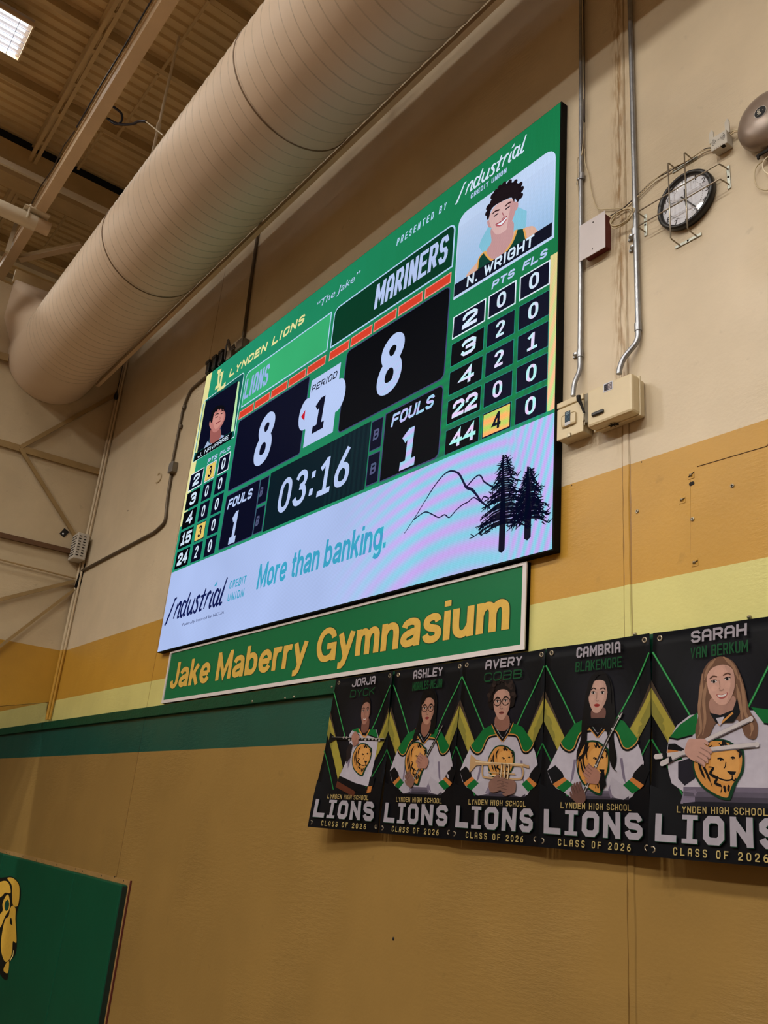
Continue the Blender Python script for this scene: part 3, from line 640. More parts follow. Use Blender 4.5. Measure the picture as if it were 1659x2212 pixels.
for (t_, a, b) in (('PTS', (-7.4120,5.9563), (-7.1980,6.0071)), ('FLS', (-7.1526,5.9645), (-6.9390,6.0050)), ('PTS', (-3.4401,5.9796), (-3.2282,6.0372)), ('FLS', (-3.1731,5.9808), (-2.9597,6.0391))):
    tx.block(t_, a, b, .24, W_, 4, .25, .18)
def cells(p, xs, z0, z1, ph, rows, gold):
    for r in range(5):
        for c in range(3):
            x0, x1 = xs[c]; zz0 = z0-r*ph; h = z1-z0; w = x1-x0; s_ = rows[r][c]
            cl = NAVY if (r, c) in gold else srgb(226, 234, 255)
            if c == 0:
                m_ = .24 if len(s_) == 1 else .10
                p.block(s_, (x0+w*(m_+.07), zz0+h*.17), (x1-w*(m_-.02), zz0+h*.83), .23, cl, 9, .06, .1)
            else: p.bold(s_, (x0+w*.33, zz0+h*.19), (x1-w*.33, zz0+h*.82), cl, 9, .17, .03)
phL = (lz0-lz5)/4; phR = (rz0-rz5)/4
st_ = Print(); cells(st_, LX, lz0, lz1, phL, [('2', '3', '0'), ('3', '0', '0'), ('4', '0', '0'), ('15', '3', '0'), ('24', '2', '0')], ((0, 1), (3, 1)))
st_.build('player_stats', M_LED, SY-.001, sb); st_ = Print(); cells(st_, RX, rz0, rz1, phR, [('2', '0', '0'), ('3', '2', '0'), ('4', '2', '1'), ('22', '0', '0'), ('44', '4', '0')], ((4, 1),))
st_.build('player_stats', M_LED, SY-.001, sb)
# script wordmark drawn as slanted pen strokes
def script(p, bl, tr, col, dot, L):
    # letters of the word on a 0..1 x 0..1 box; x advances, z up
    S_ = [([(.00, .00), (.055, .40), (.118, .92)], 0), ([(.10, .90), (.145, .95)], 0), ([(-.012, .02), (.035, .11)], 0),
          ([(.145, .16), (.185, .70)], 0), ([(.160, .40), (.215, .68), (.245, .66), (.235, .42), (.225, .16), (.255, .18)], 1),
          ([(.345, .62), (.305, .70), (.275, .50), (.270, .26), (.300, .15), (.335, .34)], 1), ([(.395, .97), (.352, .50), (.335, .18), (.365, .18)], 1),
          ([(.420, .70), (.395, .34), (.410, .15), (.445, .22), (.470, .42)], 1), ([(.495, .70), (.462, .20), (.490, .17)], 1),
          ([(.590, .64), (.560, .71), (.530, .60), (.555, .44), (.560, .24), (.525, .14), (.500, .24)], 1),
          ([(.665, .90), (.625, .40), (.610, .18), (.645, .18)], 1), ([(.600, .66), (.690, .68)], 0),
          ([(.715, .70), (.680, .16)], 0), ([(.695, .42), (.735, .70), (.770, .66)], 1),
          ([(.805, .68), (.775, .30), (.780, .16), (.805, .20)], 1),
          ([(.900, .62), (.865, .70), (.832, .50), (.830, .26), (.855, .15), (.890, .36)], 1), ([(.920, .70), (.890, .26), (.895, .16), (.920, .20)], 1),
          ([(1.0, 1.02), (.955, .50), (.935, .22), (.950, .15), (.975, .20)], 1)]
    H = tr[1]-bl[1]; Wd = tr[0]-bl[0]
    f = lambda q: (bl[0]+q[0]*Wd*.985, bl[1]+q[1]*H*1.0)
    for s_, sm in S_: p.stroke([f(q) for q in s_], H*.10, col, L, smooth=4 if len(s_) > 2 else 0, ww=[.9, 1.3, 1.2, .8])
    c = f((.825, .92)); p.poly([(c[0]-.028*Wd, c[1]-.05*H), (c[0]+.012*Wd, c[1]-.05*H), (c[0]+.02*Wd, c[1]+.13*H)], dot, L)
# the written line climbs less than its letters: bounding boxes from the display
wm = Print(); script(wm, ((-3.8511,6.9065)[0], (-3.8449,6.9026)[1]), ((-3.1685,7.0460)[0], (-3.1685,7.0460)[1]), srgb(226, 232, 255), srgb(226, 232, 255), 4)
DN = srgb(16, 26, 84); TEAL = srgb(64, 166, 204)
wm.build('sponsor_wordmark', M_LED, SY-.001, sb); wm = Print(); script(wm, ((-7.7513,4.3877)[0], (-7.7334,4.3853)[1]), ((-6.5555,4.6409)[0], (-6.5641,4.6424)[1]), DN, TEAL, 4)
wm.block('CREDIT', (-6.5084,4.5337), (-6.2207,4.6039), .16, TEAL, 4, .05, .35)
wm.block('UNION', (-6.5082,4.4244), (-6.2262,4.4940), .16, TEAL, 4, .05, .35)
wm.text('Federally Insured by NCUA', (-7.3488,4.3179), (-6.5331,4.3528), DN, 4, .0, .1); wm.build('sponsor_wordmark', M_LED, SY-.001, sb)
a, b = bbox((-6.0250,4.4479), (-4.4142,4.3894), (-4.3177,4.4609), (-4.7089,4.6568))
sl_ = Print(); sl_.bold('More than banking.', a, b, TEAL, 4, .17, .05, .06); sl_.build('slogan', M_LED, SY-.001, sb)
tx.block('J. NAVARRE', (-7.6637,6.0931), (-7.0074,6.1395), .2, srgb(226, 234, 255), 14, .06, .14)
tx.block('N. WRIGHT', (-3.6709,6.1123), (-3.0684,6.1940), .2, srgb(226, 234, 255), 20, .06, .16)
tx.build('lettering', M_LED, SY-.001, sb)

# player photo, left
pl = Print()
lx0 = (-7.7602,6.1807)[0]; lx1 = (-6.8986,6.0807)[0]; lzt = (-7.7290,6.7744)[1]; lzb = (-7.7576,6.0790)[1]
pl.rrect(lx0-.03, lzb, lx1+.006, lzt+.01, .05, srgb(210, 240, 250), 3, (1, 1, 0, 0)); pl.rrect(lx0-.015, lzb+.01, lx1-.006, lzt, .04, srgb(20, 90, 86), 4, (1, 1, 0, 0))
pl.poly([(-7.0227,6.7184), (-6.9718,6.6985), (-6.9202,6.1507), (-6.9857,6.1673)], srgb(206, 240, 180), 5)
pl.poly([(-7.7620,6.7688), (-7.7213,6.7657), (-7.7126,6.1772), (-7.7602,6.1807)], srgb(226, 226, 160), 5)
pl.poly([(-7.7175,6.7549), (-7.0079,6.7238), (-6.9838,6.1613), (-7.7126,6.1772)], NAVY, 6)
SK = srgb(206, 128, 122); SKL = srgb(226, 150, 140); SKD = srgb(170, 96, 92); HR = srgb(12, 12, 20)
pl.poly([(-7.5515,6.1715),(-7.4611,6.2312),(-7.4581,6.3190),(-7.2272,6.3076),(-7.1914,6.1979),(-7.0446,6.1284),(-7.0486,6.0767),(-7.5090,6.1141)], srgb(60, 78, 100), 7)
pl.poly([(-7.5515,6.1715),(-7.4941,6.2308),(-7.4193,6.1738),(-7.2663,6.1682),(-7.1914,6.1979),(-7.1194,6.1688),(-7.1252,6.1226),(-7.5176,6.1388)], srgb(176, 190, 226), 8)
pl.blob([(-7.4642,6.3433),(-7.4406,6.2356),(-7.3969,6.1721),(-7.2821,6.1517),(-7.1953,6.1776),(-7.2342,6.2772),(-7.3639,6.3318)], SKD, 9)
pl.blob([(-7.5212,6.4186),(-7.5185,6.4628),(-7.4601,6.4090),(-7.4287,6.3425),(-7.4732,6.3631)], SK, 9)
pl.blob([(-7.4688,6.4344),(-7.4646,6.5006),(-7.4111,6.5382),(-7.3250,6.5411),(-7.2287,6.4954),(-7.1880,6.4476),(-7.1634,6.3841),(-7.1838,6.3365),(-7.2252,6.3015),(-7.2908,6.2743),(-7.3647,6.2824),(-7.4294,6.3316)], SK, 10)
pl.blob([(-7.4388,6.4241),(-7.4403,6.4808),(-7.3778,6.5038),(-7.2881,6.4944),(-7.2269,6.4504),(-7.1966,6.3957),(-7.2194,6.3487),(-7.2831,6.3156),(-7.3597,6.3194)], SKL, 11)
pl.blob([(-7.5015,6.4457),(-7.5113,6.5397),(-7.4699,6.5818),(-7.3827,6.5845),(-7.2756,6.5546),(-7.2155,6.5073),(-7.1860,6.4414),(-7.2411,6.4942),(-7.2639,6.4857),(-7.2980,6.5247),(-7.3321,6.5100),(-7.3576,6.5416),(-7.3944,6.5210),(-7.4318,6.5342),(-7.4521,6.4962),(-7.4587,6.4310)], HR, 12, 3)
pl.stroke([(-7.4146,6.4831),(-7.3777,6.4903),(-7.3293,6.4755)], .010, HR, 13, smooth=3)
pl.stroke([(-7.2889,6.4835),(-7.2527,6.4839),(-7.2206,6.4703)], .010, HR, 13, smooth=3)
pl.stroke([(-7.3937,6.4533),(-7.3385,6.4508)], .010, HR, 13); pl.stroke([(-7.2750,6.4541),(-7.2309,6.4496)], .010, HR, 13)
pl.stroke([(-7.2926,6.4292),(-7.2707,6.4017),(-7.2948,6.3967)], .007, SKD, 13, smooth=3)
pl.stroke([(-7.3553,6.3710),(-7.3083,6.3727),(-7.2521,6.3710)], .012, srgb(150, 60, 70), 13, smooth=3)
pl.poly([(-7.7132,6.1662), (-6.9407,6.1523), (-6.9358,6.0718), (-7.7576,6.0790)], BLK, 12)
pl.build('player_photo', M_LED, SY-.001, sb)
# player photo, right
pr = Print()
qx0 = (-3.8089,6.1181)[0]; qx1 = (-2.9172,6.0973)[0]; qz0 = (-3.8092,6.0830)[1]; qz1 = (-2.9225,6.7720)[1]; qzb = (-3.8079,6.1975)[1]
pr.rrect(qx0, qz0, qx1, qz1, .09, srgb(206, 216, 250), 3, (1, 1, 0, 0))
for k in range(10):
    t = k/10; zz = qzb+(qz1-.1-qzb)*t
    pr.rect(qx0+.01, zz, qx1-.01, zz+(qz1-.1-qzb)/10, srgb(170+34*t, 196+16*t, 236+10*t), 4)
pr.poly([(-3.5815,6.3890),(-3.5631,6.4323),(-3.4939,6.5088),(-3.3863,6.4368),(-3.2683,6.4805),(-3.2297,6.4963),(-3.1492,6.4169),(-3.1491,6.2893),(-3.2297,6.2767),(-3.5216,6.2852)], srgb(140, 196, 222), 5)
pr.blob([(-3.6868,6.2063),(-3.6255,6.2534),(-3.5319,6.2820),(-3.4493,6.2890),(-3.2805,6.3231),(-3.1827,6.3005),(-3.0969,6.2713),(-3.0582,6.2196),(-3.0385,6.1752),(-3.1774,6.1714),(-3.4741,6.1899)], srgb(232, 178, 160), 6)
pr.poly([(-3.5792,6.2025),(-3.5723,6.2864),(-3.5215,6.3158),(-3.4721,6.2407),(-3.4127,6.1870),(-3.3237,6.2023),(-3.2579,6.2589),(-3.2366,6.3233),(-3.1681,6.2919),(-3.1454,6.1950),(-3.2938,6.1942),(-3.5157,6.1949)], srgb(14, 64, 52), 7)
pr.stroke([(-3.5215,6.3158),(-3.4721,6.2407),(-3.4127,6.1870),(-3.3237,6.2023),(-3.2579,6.2589),(-3.2316,6.3204)], .02, srgb(240, 168, 90), 9, smooth=3)
pr.stroke([(-3.5798,6.2116),(-3.5723,6.2864),(-3.5256,6.3137)], .014, srgb(240, 168, 90), 9, smooth=3)
pr.stroke([(-3.1681,6.2919),(-3.1570,6.2518),(-3.1425,6.1933)], .014, srgb(240, 168, 90), 9, smooth=3)
pr.blob([(-3.4602,6.4712),(-3.4584,6.3552),(-3.5020,6.3050),(-3.4450,6.2173),(-3.3630,6.1941),(-3.2771,6.2528),(-3.2566,6.3350),(-3.2801,6.4179)], srgb(206, 150, 152), 10)
S1 = srgb(228, 178, 176); S2 = srgb(206, 148, 150)
pr.blob([(-3.5088,6.5446),(-3.4965,6.5509),(-3.4687,6.5254),(-3.4656,6.4744),(-3.4930,6.4949)], S2, 11); pr.blob([(-3.2614,6.5026),(-3.2466,6.5462),(-3.2250,6.5241),(-3.2291,6.4829),(-3.2533,6.4758)], S2, 11)
pr.blob([(-3.4913,6.5523),(-3.4735,6.6049),(-3.4280,6.6315),(-3.3555,6.6227),(-3.2836,6.5958),(-3.2496,6.5481),(-3.2442,6.4921),(-3.2674,6.4190),(-3.3127,6.3763),(-3.3726,6.3719),(-3.4196,6.3946),(-3.4597,6.4620)], S1, 12)
pr.blob([(-3.3081,6.5843),(-3.2496,6.5481),(-3.2442,6.4921),(-3.2674,6.4190),(-3.3127,6.3763),(-3.3069,6.4600),(-3.2951,6.5232)], S2, 13)
pr.blob([(-3.5100,6.5634),(-3.5169,6.6221),(-3.4989,6.6752),(-3.4596,6.7241),(-3.4037,6.7529),(-3.3313,6.7476),(-3.2691,6.7137),(-3.2123,6.6617),(-3.1979,6.6214),(-3.2016,6.5709),(-3.2262,6.5292),(-3.2529,6.5766),(-3.2616,6.5511),(-3.2838,6.6004),(-3.3350,6.6189),(-3.3865,6.6285),(-3.4386,6.6335),(-3.4744,6.6191),(-3.4919,6.5617)], srgb(30, 18, 24), 14, 3)
random.seed(9)
for q in [(-3.4651,6.7275),(-3.4397,6.7437),(-3.4039,6.7577),(-3.3626,6.7586),(-3.3106,6.7405),(-3.2588,6.7070),(-3.2121,6.6572),(-3.1985,6.6130),(-3.2033,6.5631),(-3.5033,6.6595),(-3.5091,6.6174)]:
    pr.ell(q[0], q[1], .022, .022, srgb(30, 18, 24), 14)
pr.stroke([(-3.4583,6.5776),(-3.4305,6.5833),(-3.3936,6.5699)], .012, srgb(60, 30, 34), 15, smooth=3); pr.stroke([(-3.3424,6.5654),(-3.3126,6.5738),(-3.2872,6.5670)], .012, srgb(60, 30, 34), 15, smooth=3)
pr.stroke([(-3.4439,6.5465),(-3.4027,6.5486)], .011, srgb(50, 34, 44), 15); pr.stroke([(-3.3360,6.5393),(-3.2960,6.5414)], .011, srgb(50, 34, 44), 15)
pr.stroke([(-3.3659,6.5308),(-3.3465,6.4881),(-3.3683,6.4790)], .009, srgb(180, 110, 116), 15, smooth=3)
pr.poly([(-3.4185,6.4645),(-3.3226,6.4738),(-3.3264,6.4497),(-3.3760,6.4352)], srgb(246, 240, 250), 15)
pr.stroke([(-3.4239,6.4695),(-3.3725,6.4639),(-3.3198,6.4765)], .010, srgb(170, 70, 84), 16, smooth=3); pr.stroke([(-3.4161,6.4587),(-3.3657,6.4317),(-3.3225,6.4518)], .010, srgb(190, 90, 100), 16, smooth=3)
pr.poly([(qx0+.012, qz0+.014), (qx1-.012, qz0+.014), (qx1-.012, qzb), (qx0+.012, qzb)], srgb(14, 16, 34), 16)
pr.build('player_photo', M_LED, SY-.001, sb)

# mountain outline and firs
mo = Print(); INK = srgb(20, 18, 60)
mo.stroke([(-4.1359,4.5027),(-4.0397,4.5873),(-3.9646,4.6614),(-3.8717,4.7509),(-3.7870,4.8056),(-3.7190,4.8129),(-3.6487,4.7766),(-3.6064,4.7197),(-3.5696,4.6652),(-3.5170,4.6342),(-3.4683,4.5813),(-3.4298,4.5352),(-3.3568,4.4779)], .012, INK, 4, smooth=5, ww=[.5, .6, .8, 1, 1.3, 1.5, 1.2, 1])
mo.stroke([(-3.5696,4.6652),(-3.5127,4.7003),(-3.4685,4.7135),(-3.4404,4.6934),(-3.4205,4.6612),(-3.3655,4.6196),(-3.3123,4.5888)], .010, INK, 4, smooth=5)
mo.stroke([(-4.0488,4.5753),(-3.9881,4.5926),(-3.9321,4.5980),(-3.8627,4.5622),(-3.8052,4.5311),(-3.7520,4.5354),(-3.7063,4.5074),(-3.6478,4.5403),(-3.5936,4.5603),(-3.5482,4.5655),(-3.5041,4.5820),(-3.4669,4.5611),(-3.4390,4.5408),(-3.4142,4.5638),(-3.3694,4.5424)], .008, INK, 4, smooth=5)
mo.build('mountain_drawing', M_LED, SY-.001, sb)
FIR = srgb(8, 10, 34)
def fir(top, base_, half, seed, low):
    p = Print(); random.seed(seed); H = top[1]-base_[1]; cx = base_[0]
    p.poly([(cx-.024, base_[1]+.01), (cx, base_[1]-.005), (cx+.024, base_[1]+.01), (cx+.024, base_[1]+H*.3), (top[0]+.006, top[1]), (top[0]-.006, top[1]), (cx-.024, base_[1]+H*.3)], FIR, 5)
    n = 30
    for i in range(n):
        t = i/(n-1); z = base_[1]+H*low+(H*(1-low)-.02)*t
        w = half*(1-t)**.85+.02
        for sd in (-1, 1):
            ww = w*random.uniform(.7, 1.12); dz = random.uniform(-.05, .03)*(1-t)-.02
            e = (cx+sd*ww, z+dz); m_ = (cx+sd*ww*.5, z+dz*.3+.01)
            p.stroke([(cx, z+.012), m_, e], .013*(1-t*.4), FIR, 5, ww=[1.2, 1.1, .3])
            for k in range(6 if w > .08 else 3):
                u = random.uniform(.25, 1); q = (cx+sd*ww*u, z+dz*u)
                p.stroke([q, (q[0]+sd*random.uniform(.0, .04), q[1]+random.uniform(-.035, .022))], .008, FIR, 5, ww=[1.2, .4])
    p.build('tree_drawing', M_LED, SY-.001, sb)
fir((-3.2704,4.7831), (-3.2523,4.1963), .20, 3, .27)
fir((-3.0737,4.6528), (-3.0614,4.2270), .13, 5, .27)

# ---------------------------------------------------------------- gymnasium name sign
GX0, GX1, GZ0, GZ1 = -7.592, -3.090, 3.650, 4.120
sg = thing('gymnasium_sign', 'long green sign reading Jake Maberry Gymnasium in gold letters, under the scoreboard', 'sign', ((GX0+GX1)/2, -.015, GZ0))
MB().box(GX0, GX1, -.026, -.002, GZ0, GZ1).build('panel', M_SIGNG, sg)
mb = MB(); w = .028
for q in ((GX0, GX1, GZ0, GZ0+w), (GX0, GX1, GZ1-.016, GZ1), (GX0, GX0+w, GZ0+w, GZ1-.016), (GX1-w, GX1, GZ0+w, GZ1-.016)): mb.box(q[0], q[1], -.034, -.002, q[2], q[3])
mb.build('frame', M_SIGNF, sg)
a, b = ((-7.4871,3.7764)[0], (-5.3340,3.7073)[1]), ((-3.2091,3.7691)[0], (-7.1201,4.0084)[1])
GT = 'Jake Maberry Gymnasium'; adv = []; x = 0.0
for c in GT: adv.append(x); x += RG[c][0]+.07
full = Print(); 
probe = Print()
for c, x in zip(GT, adv):
    for pts, sm, cl in RG[c][1]: probe.stroke([(x+q[0], q[1]) for q in pts], .185, (0, 0, 0, 1), 0, raw=True, smooth=5 if sm else 0, closed=bool(cl))
mx0 = min(v[0] for v in probe.v); mx1 = max(v[0] for v in probe.v); mz0 = min(v[1] for v in probe.v); mz1 = max(v[1] for v in probe.v)
sx_ = (b[0]-a[0])/(mx1-mx0); sz_ = (b[1]-a[1])/(mz1-mz0)
for c, x in zip(GT, adv):
    if c == ' ': continue
    lt = Print()
    for L_, t_, col_ in ((1, .225, srgb(6, 58, 30)), (3, .185, srgb(206, 168, 78))):
        for k_, (pts, sm, cl) in enumerate(RG[c][1]):
            q = Print(); q.stroke([(x+p_[0], p_[1]) for p_ in pts], t_, col_, 0, raw=True, smooth=5 if sm else 0, closed=bool(cl))
            lt._add([(a[0]+(v[0]-mx0)*sx_, a[1]+(v[1]-mz0)*sz_) for v in q.v], q.f, col_, L_+.3*k_)
    lt.build('letter', M_PRINTM, -.0262, sg)

# ---------------------------------------------------------------- senior banners
JW = srgb(196, 190, 204); JSH = srgb(128, 118, 140); JG = srgb(14, 110, 52); JGO = srgb(214, 150, 76); JK = srgb(10, 12, 18); JO = srgb(206, 130, 66)
BG1 = srgb(8, 10, 17); BG2 = srgb(26, 26, 36); CHEV = srgb(170, 158, 66); GLN = srgb(34, 126, 62)

def lion_emblem(p, x0, z0, x1, z1, L):
    f = lambda a, b: (x0+(a-440)/(860-440)*(x1-x0), z0+(1650-b)/(1650-1130)*(z1-z0))
    F = lambda l: [f(*q) for q in l]
    p.blob(F([(425, 1340), (455, 1240), (530, 1145), (620, 1122), (725, 1138), (800, 1185), (850, 1215), (862, 1300), (855, 1410), (815, 1490), (790, 1545), (755, 1640), (735, 1655), (670, 1645), (590, 1605), (505, 1545), (445, 1450)]), srgb(10, 60, 36), L)
    p.blob(F([(440, 1340), (468, 1255), (538, 1165), (620, 1142), (720, 1158), (790, 1205), (830, 1230), (845, 1300), (835, 1400), (800, 1480), (770, 1520), (742, 1590), (728, 1630), (680, 1625), (600, 1588), (520, 1530), (460, 1440)]), JGO, L+1)
    p.blob(F([(600, 1250), (680, 1200), (780, 1225), (820, 1290), (822, 1390), (790, 1460), (740, 1505), (680, 1500), (620, 1440), (590, 1340)]), srgb(226, 166, 92), L+2)
    K_ = srgb(16, 12, 14)
    wd = abs(x1-x0)*.022
    for s_ in ([(480, 1300), (500, 1390), (540, 1480)], [(520, 1230), (515, 1330), (560, 1440), (600, 1540)], [(570, 1370), (610, 1380), (585, 1430), (640, 1470), (625, 1510), (680, 1540), (672, 1590)], [(600, 1180), (560, 1240), (570, 1310)], [(660, 1160), (690, 1190), (700, 1150), (730, 1195), (760, 1170)], [(700, 1530), (712, 1590)], [(740, 1525), (735, 1580)], [(800, 1225), (835, 1250), (820, 1300)]):
        p.stroke(F(s_), wd, K_, L+3, smooth=4, ww=[.5, 1.4, 1.3, .4])
    p.stroke(F([(648, 1300), (672, 1296), (700, 1312)]), wd*.8, K_, L+3); p.ell(*f(676, 1308), wd*.7, wd*.8, K_, L+3)
    p.stroke(F([(758, 1295), (775, 1288), (790, 1298)]), wd*.8, K_, L+3); p.ell(*f(774, 1300), wd*.6, wd*.7, K_, L+3)
    p.poly(F([(725, 1408), (800, 1412), (790, 1435), (768, 1448), (745, 1432)]), K_, L+3)
    p.stroke(F([(768, 1448), (765, 1478), (720, 1488), (660, 1470), (640, 1450)]), wd*.7, K_, L+3, smooth=4)
    p.stroke(F([(765, 1478), (785, 1490), (800, 1470)]), wd*.7, K_, L+3)
    p.stroke(F([(718, 1330), (712, 1370), (700, 1385)]), wd*.5, K_, L+3)

def face(p, cx, cz, w, h, L, skin, tilt=0.0, lips=srgb(150, 62, 58), glasses=False, smile=False, brow=srgb(40, 26, 22)):
    # cz is eye height; w, h face width and height (banner units)
    A = 1.5                                          # banner is 1.5 units high per unit of v
    def f(a, b):
        X = a*w; Z = b*h*A; c_, s_ = math.cos(tilt), math.sin(tilt)
        return (cx+X*c_-Z*s_, cz+(X*s_+Z*c_)/A)
    F = lambda l: [f(*q) for q in l]
    dk = tuple(c*.62 for c in skin[:3])+(1,); lt = tuple(min(1, c*1.07) for c in skin[:3])+(1,)
    p.blob(F([(-.5, .06), (-.45, .22), (-.27, .34), (0, .38), (.27, .34), (.45, .22), (.5, .06), (.46, -.22), (.3, -.45), (.12, -.58), (-.12, -.58), (-.3, -.45), (-.46, -.22)]), skin, L)
    p.blob(F([(.2, .33), (.44, .22), (.5, .06), (.46, -.22), (.3, -.45), (.12, -.58), (.26, -.3), (.34, 0)]), tuple(c*.85 for c in skin[:3])+(1,), L+1)
    p.blob(F([(-.2, .25), (0, .36), (.15, .25), (.1, .12), (-.15, .12)]), lt, L+1)
    for sx in (-1, 1):
        q = f(sx*.25, -.16); p.ell(q[0], q[1], w*.12, h*.07, lt, L+1)
        q = f(sx*.24, 0); p.ell(q[0], q[1], w*.105, h*.030, srgb(226, 214, 210), L+2); p.ell(q[0], q[1], w*.050, h*.034, srgb(20, 14, 14), L+3, 10)
        p.stroke(F([(sx*.36, .015), (sx*.25, .045), (sx*.12, .015)]), w*.016, srgb(30, 18, 18), L+3, smooth=3)
        p.stroke(F([(sx*.38, .09), (sx*.26, .14), (sx*.11, .105)]), w*.026, brow, L+3, smooth=3)
    p.stroke(F([(-.06, .02), (-.045, -.15), (-.09, -.20)]), w*.018, dk, L+2, smooth=3)
    p.stroke(F([(-.08, -.225), (0, -.245), (.08, -.225)]), w*.026, dk, L+2, smooth=3)
    if smile:
        p.blob(F([(-.2, -.32), (0, -.35), (.2, -.32), (.12, -.42), (0, -.445), (-.12, -.42)]), lips, L+2)
        p.blob(F([(-.16, -.335), (0, -.36), (.16, -.335), (.1, -.395), (-.1, -.395)]), srgb(228, 222, 220), L+3)
    else:
        p.blob(F([(-.16, -.36), (-.05, -.325), (.05, -.325), (.16, -.36), (.06, -.415), (-.06, -.415)]), lips, L+2)
        p.stroke(F([(-.15, -.36), (0, -.37), (.15, -.36)]), w*.012, srgb(70, 20, 24), L+3)
    if glasses:
        for sx in (-1, 1):
            q = f(sx*.25, -.015); n = 16
            p.stroke([(q[0]+w*.2*math.cos(a)*(1+.1*math.cos(2*a)), q[1]+h*.125*math.sin(a)) for a in [2*math.pi*k/n for k in range(n)]], w*.020, srgb(24, 18, 18), L+4, closed=True)
        p.stroke(F([(-.06, .0), (.06, .0)]), w*.022, srgb(24, 18, 18), L+4); p.stroke(F([(-.45, .02), (-.52, .05)]), w*.02, srgb(24, 18, 18), L+4); p.stroke(F([(.45, .02), (.52, .05)]), w*.02, srgb(24, 18, 18), L+4)

def hand(p, cx, cz, s, ang, L, skin):
    s = s*.62; A = 1.5; c_, s_ = math.cos(ang), math.sin(ang)
    f = lambda a, b: (cx+(a*c_-b*s_)*s, cz+(a*s_+b*c_)*s/A)
    dk = tuple(c*.6 for c in skin[:3])+(1,)
    p.blob([f(-.55, -.35), f(-.6, .25), f(-.1, .42), (f(.35, .35)), f(.4, -.3), f(-.05, -.48)], skin, L)
    for i, (b, ln) in enumerate(((.30, .75), (.10, .85), (-.10, .8), (-.30, .62))):
        p.stroke([f(.05, b), f(.35+ln*.25, b*1.05), f(.3+ln*.5, b*1.1-.12)], s*.17*.61, skin, L+1, smooth=3, ww=[1.1, 1, .7])
        p.stroke([f(.1, b-.1), f(.35+ln*.4, b*1.05-.1)], s*.03, dk, L+2)
    p.stroke([f(-.3, .3), f(.1, .52), f(.4, .5)], s*.17*.61, skin, L+1, smooth=3, ww=[1.1, 1, .7])

def jersey(p, L, ds=0.0, pose='front'):
    m = lambda pts: [(1.07-a, b) for a, b in pts]
    body = [(.42, .615), (.30, .592), (.17, .50), (.11, .43), (.06, .365), (.10, .31), (.15, .28), (.23, .262), (.29, .235), (.80, .235), (.85, .25), (.94, .33), (.955, .40), (.92, .46), (.87, .515), (.77, .588), (.64, .615)]
    p.poly(body, JW, L)
    for s_ in ((lambda z: z), m):
        p.poly(s_([(.06, .365), (.13, .392), (.20, .355), (.215, .335), (.115, .300)]), JK, L+1)
        p.poly(s_([(.115, .300), (.215, .335), (.245, .322), (.15, .283)]), JO, L+1)
        p.poly(s_([(.15, .283), (.245, .322), (.30, .30), (.22, .262)]), JG, L+1)
        p.poly(s_([(.30, .42), (.325, .42), (.30, .33), (.27, .30)]), JSH, L+1)
        p.poly(s_([(.22, .262), (.30, .30), (.40, .335), (.43, .30), (.40, .245), (.30, .235)]), tuple(c*.9 for c in JW[:3])+(1,), L+2)
        p.poly(s_([(.38, .25), (.42, .30), (.44, .28), (.42, .24)]), JSH, L+2)
        p.poly(s_([(.42, .618), (.30, .592), (.165, .50), (.175, .478), (.24, .458), (.30, .468), (.345, .52), (.375, .548), (.46, .552), (.50, .56)]), JG, L+2)
        p.stroke(s_([(.165, .498), (.19, .474), (.25, .455), (.305, .468), (.345, .518), (.38, .545), (.47, .552)]), .008, JK, L+3, smooth=3)
        p.stroke(s_([(.168, .506), (.195, .482), (.25, .463), (.30, .476), (.338, .526), (.38, .553), (.465, .560)]), .0045, JGO, L+4, smooth=3)
        p.stroke(s_([(.415, .622), (.46, .575), (.535, .528)]), .012, JK, L+5)
        p.stroke(s_([(.405, .618), (.452, .568), (.53, .520)]), .005, JGO, L+6)
    p.poly([(.44, .612), (.63, .612), (.545, .545), (.525, .545)], JK, L+4)
    # lower hem fades into the backdrop
    for k in range(4): p.poly([(.28, .222+.013*k), (.82, .222+.013*k), (.82, .235+.013*k), (.28, .235+.013*k)], tuple(BG1[i]*(1-k/4)+JSH[i]*(k/4) for i in range(3))+(1,), L+1)

def rod(p, a, b, w, L, c1, c2, bands=()):
    p.stroke([a, b], w, c1, L); d = (b[0]-a[0], b[1]-a[1]); l = math.hypot(d[0]*.61, d[1]*.915); nx, nz = -d[1]*.915/l, d[0]*.61/l
    o = w*.2
    p.stroke([(a[0]+nx*o/.61, a[1]+nz*o/.915), (b[0]+nx*o/.61, b[1]+nz*o/.915)], w*.22, c2, L+1)
    for t in bands:
        q = (a[0]+d[0]*t, a[1]+d[1]*t); e = w*.9
        p.stroke([(q[0]-nx*e/.61*.6, q[1]-nz*e/.915*.6), (q[0]+nx*e/.61*.6, q[1]+nz*e/.915*.6)], w*.45, c2, L+1)

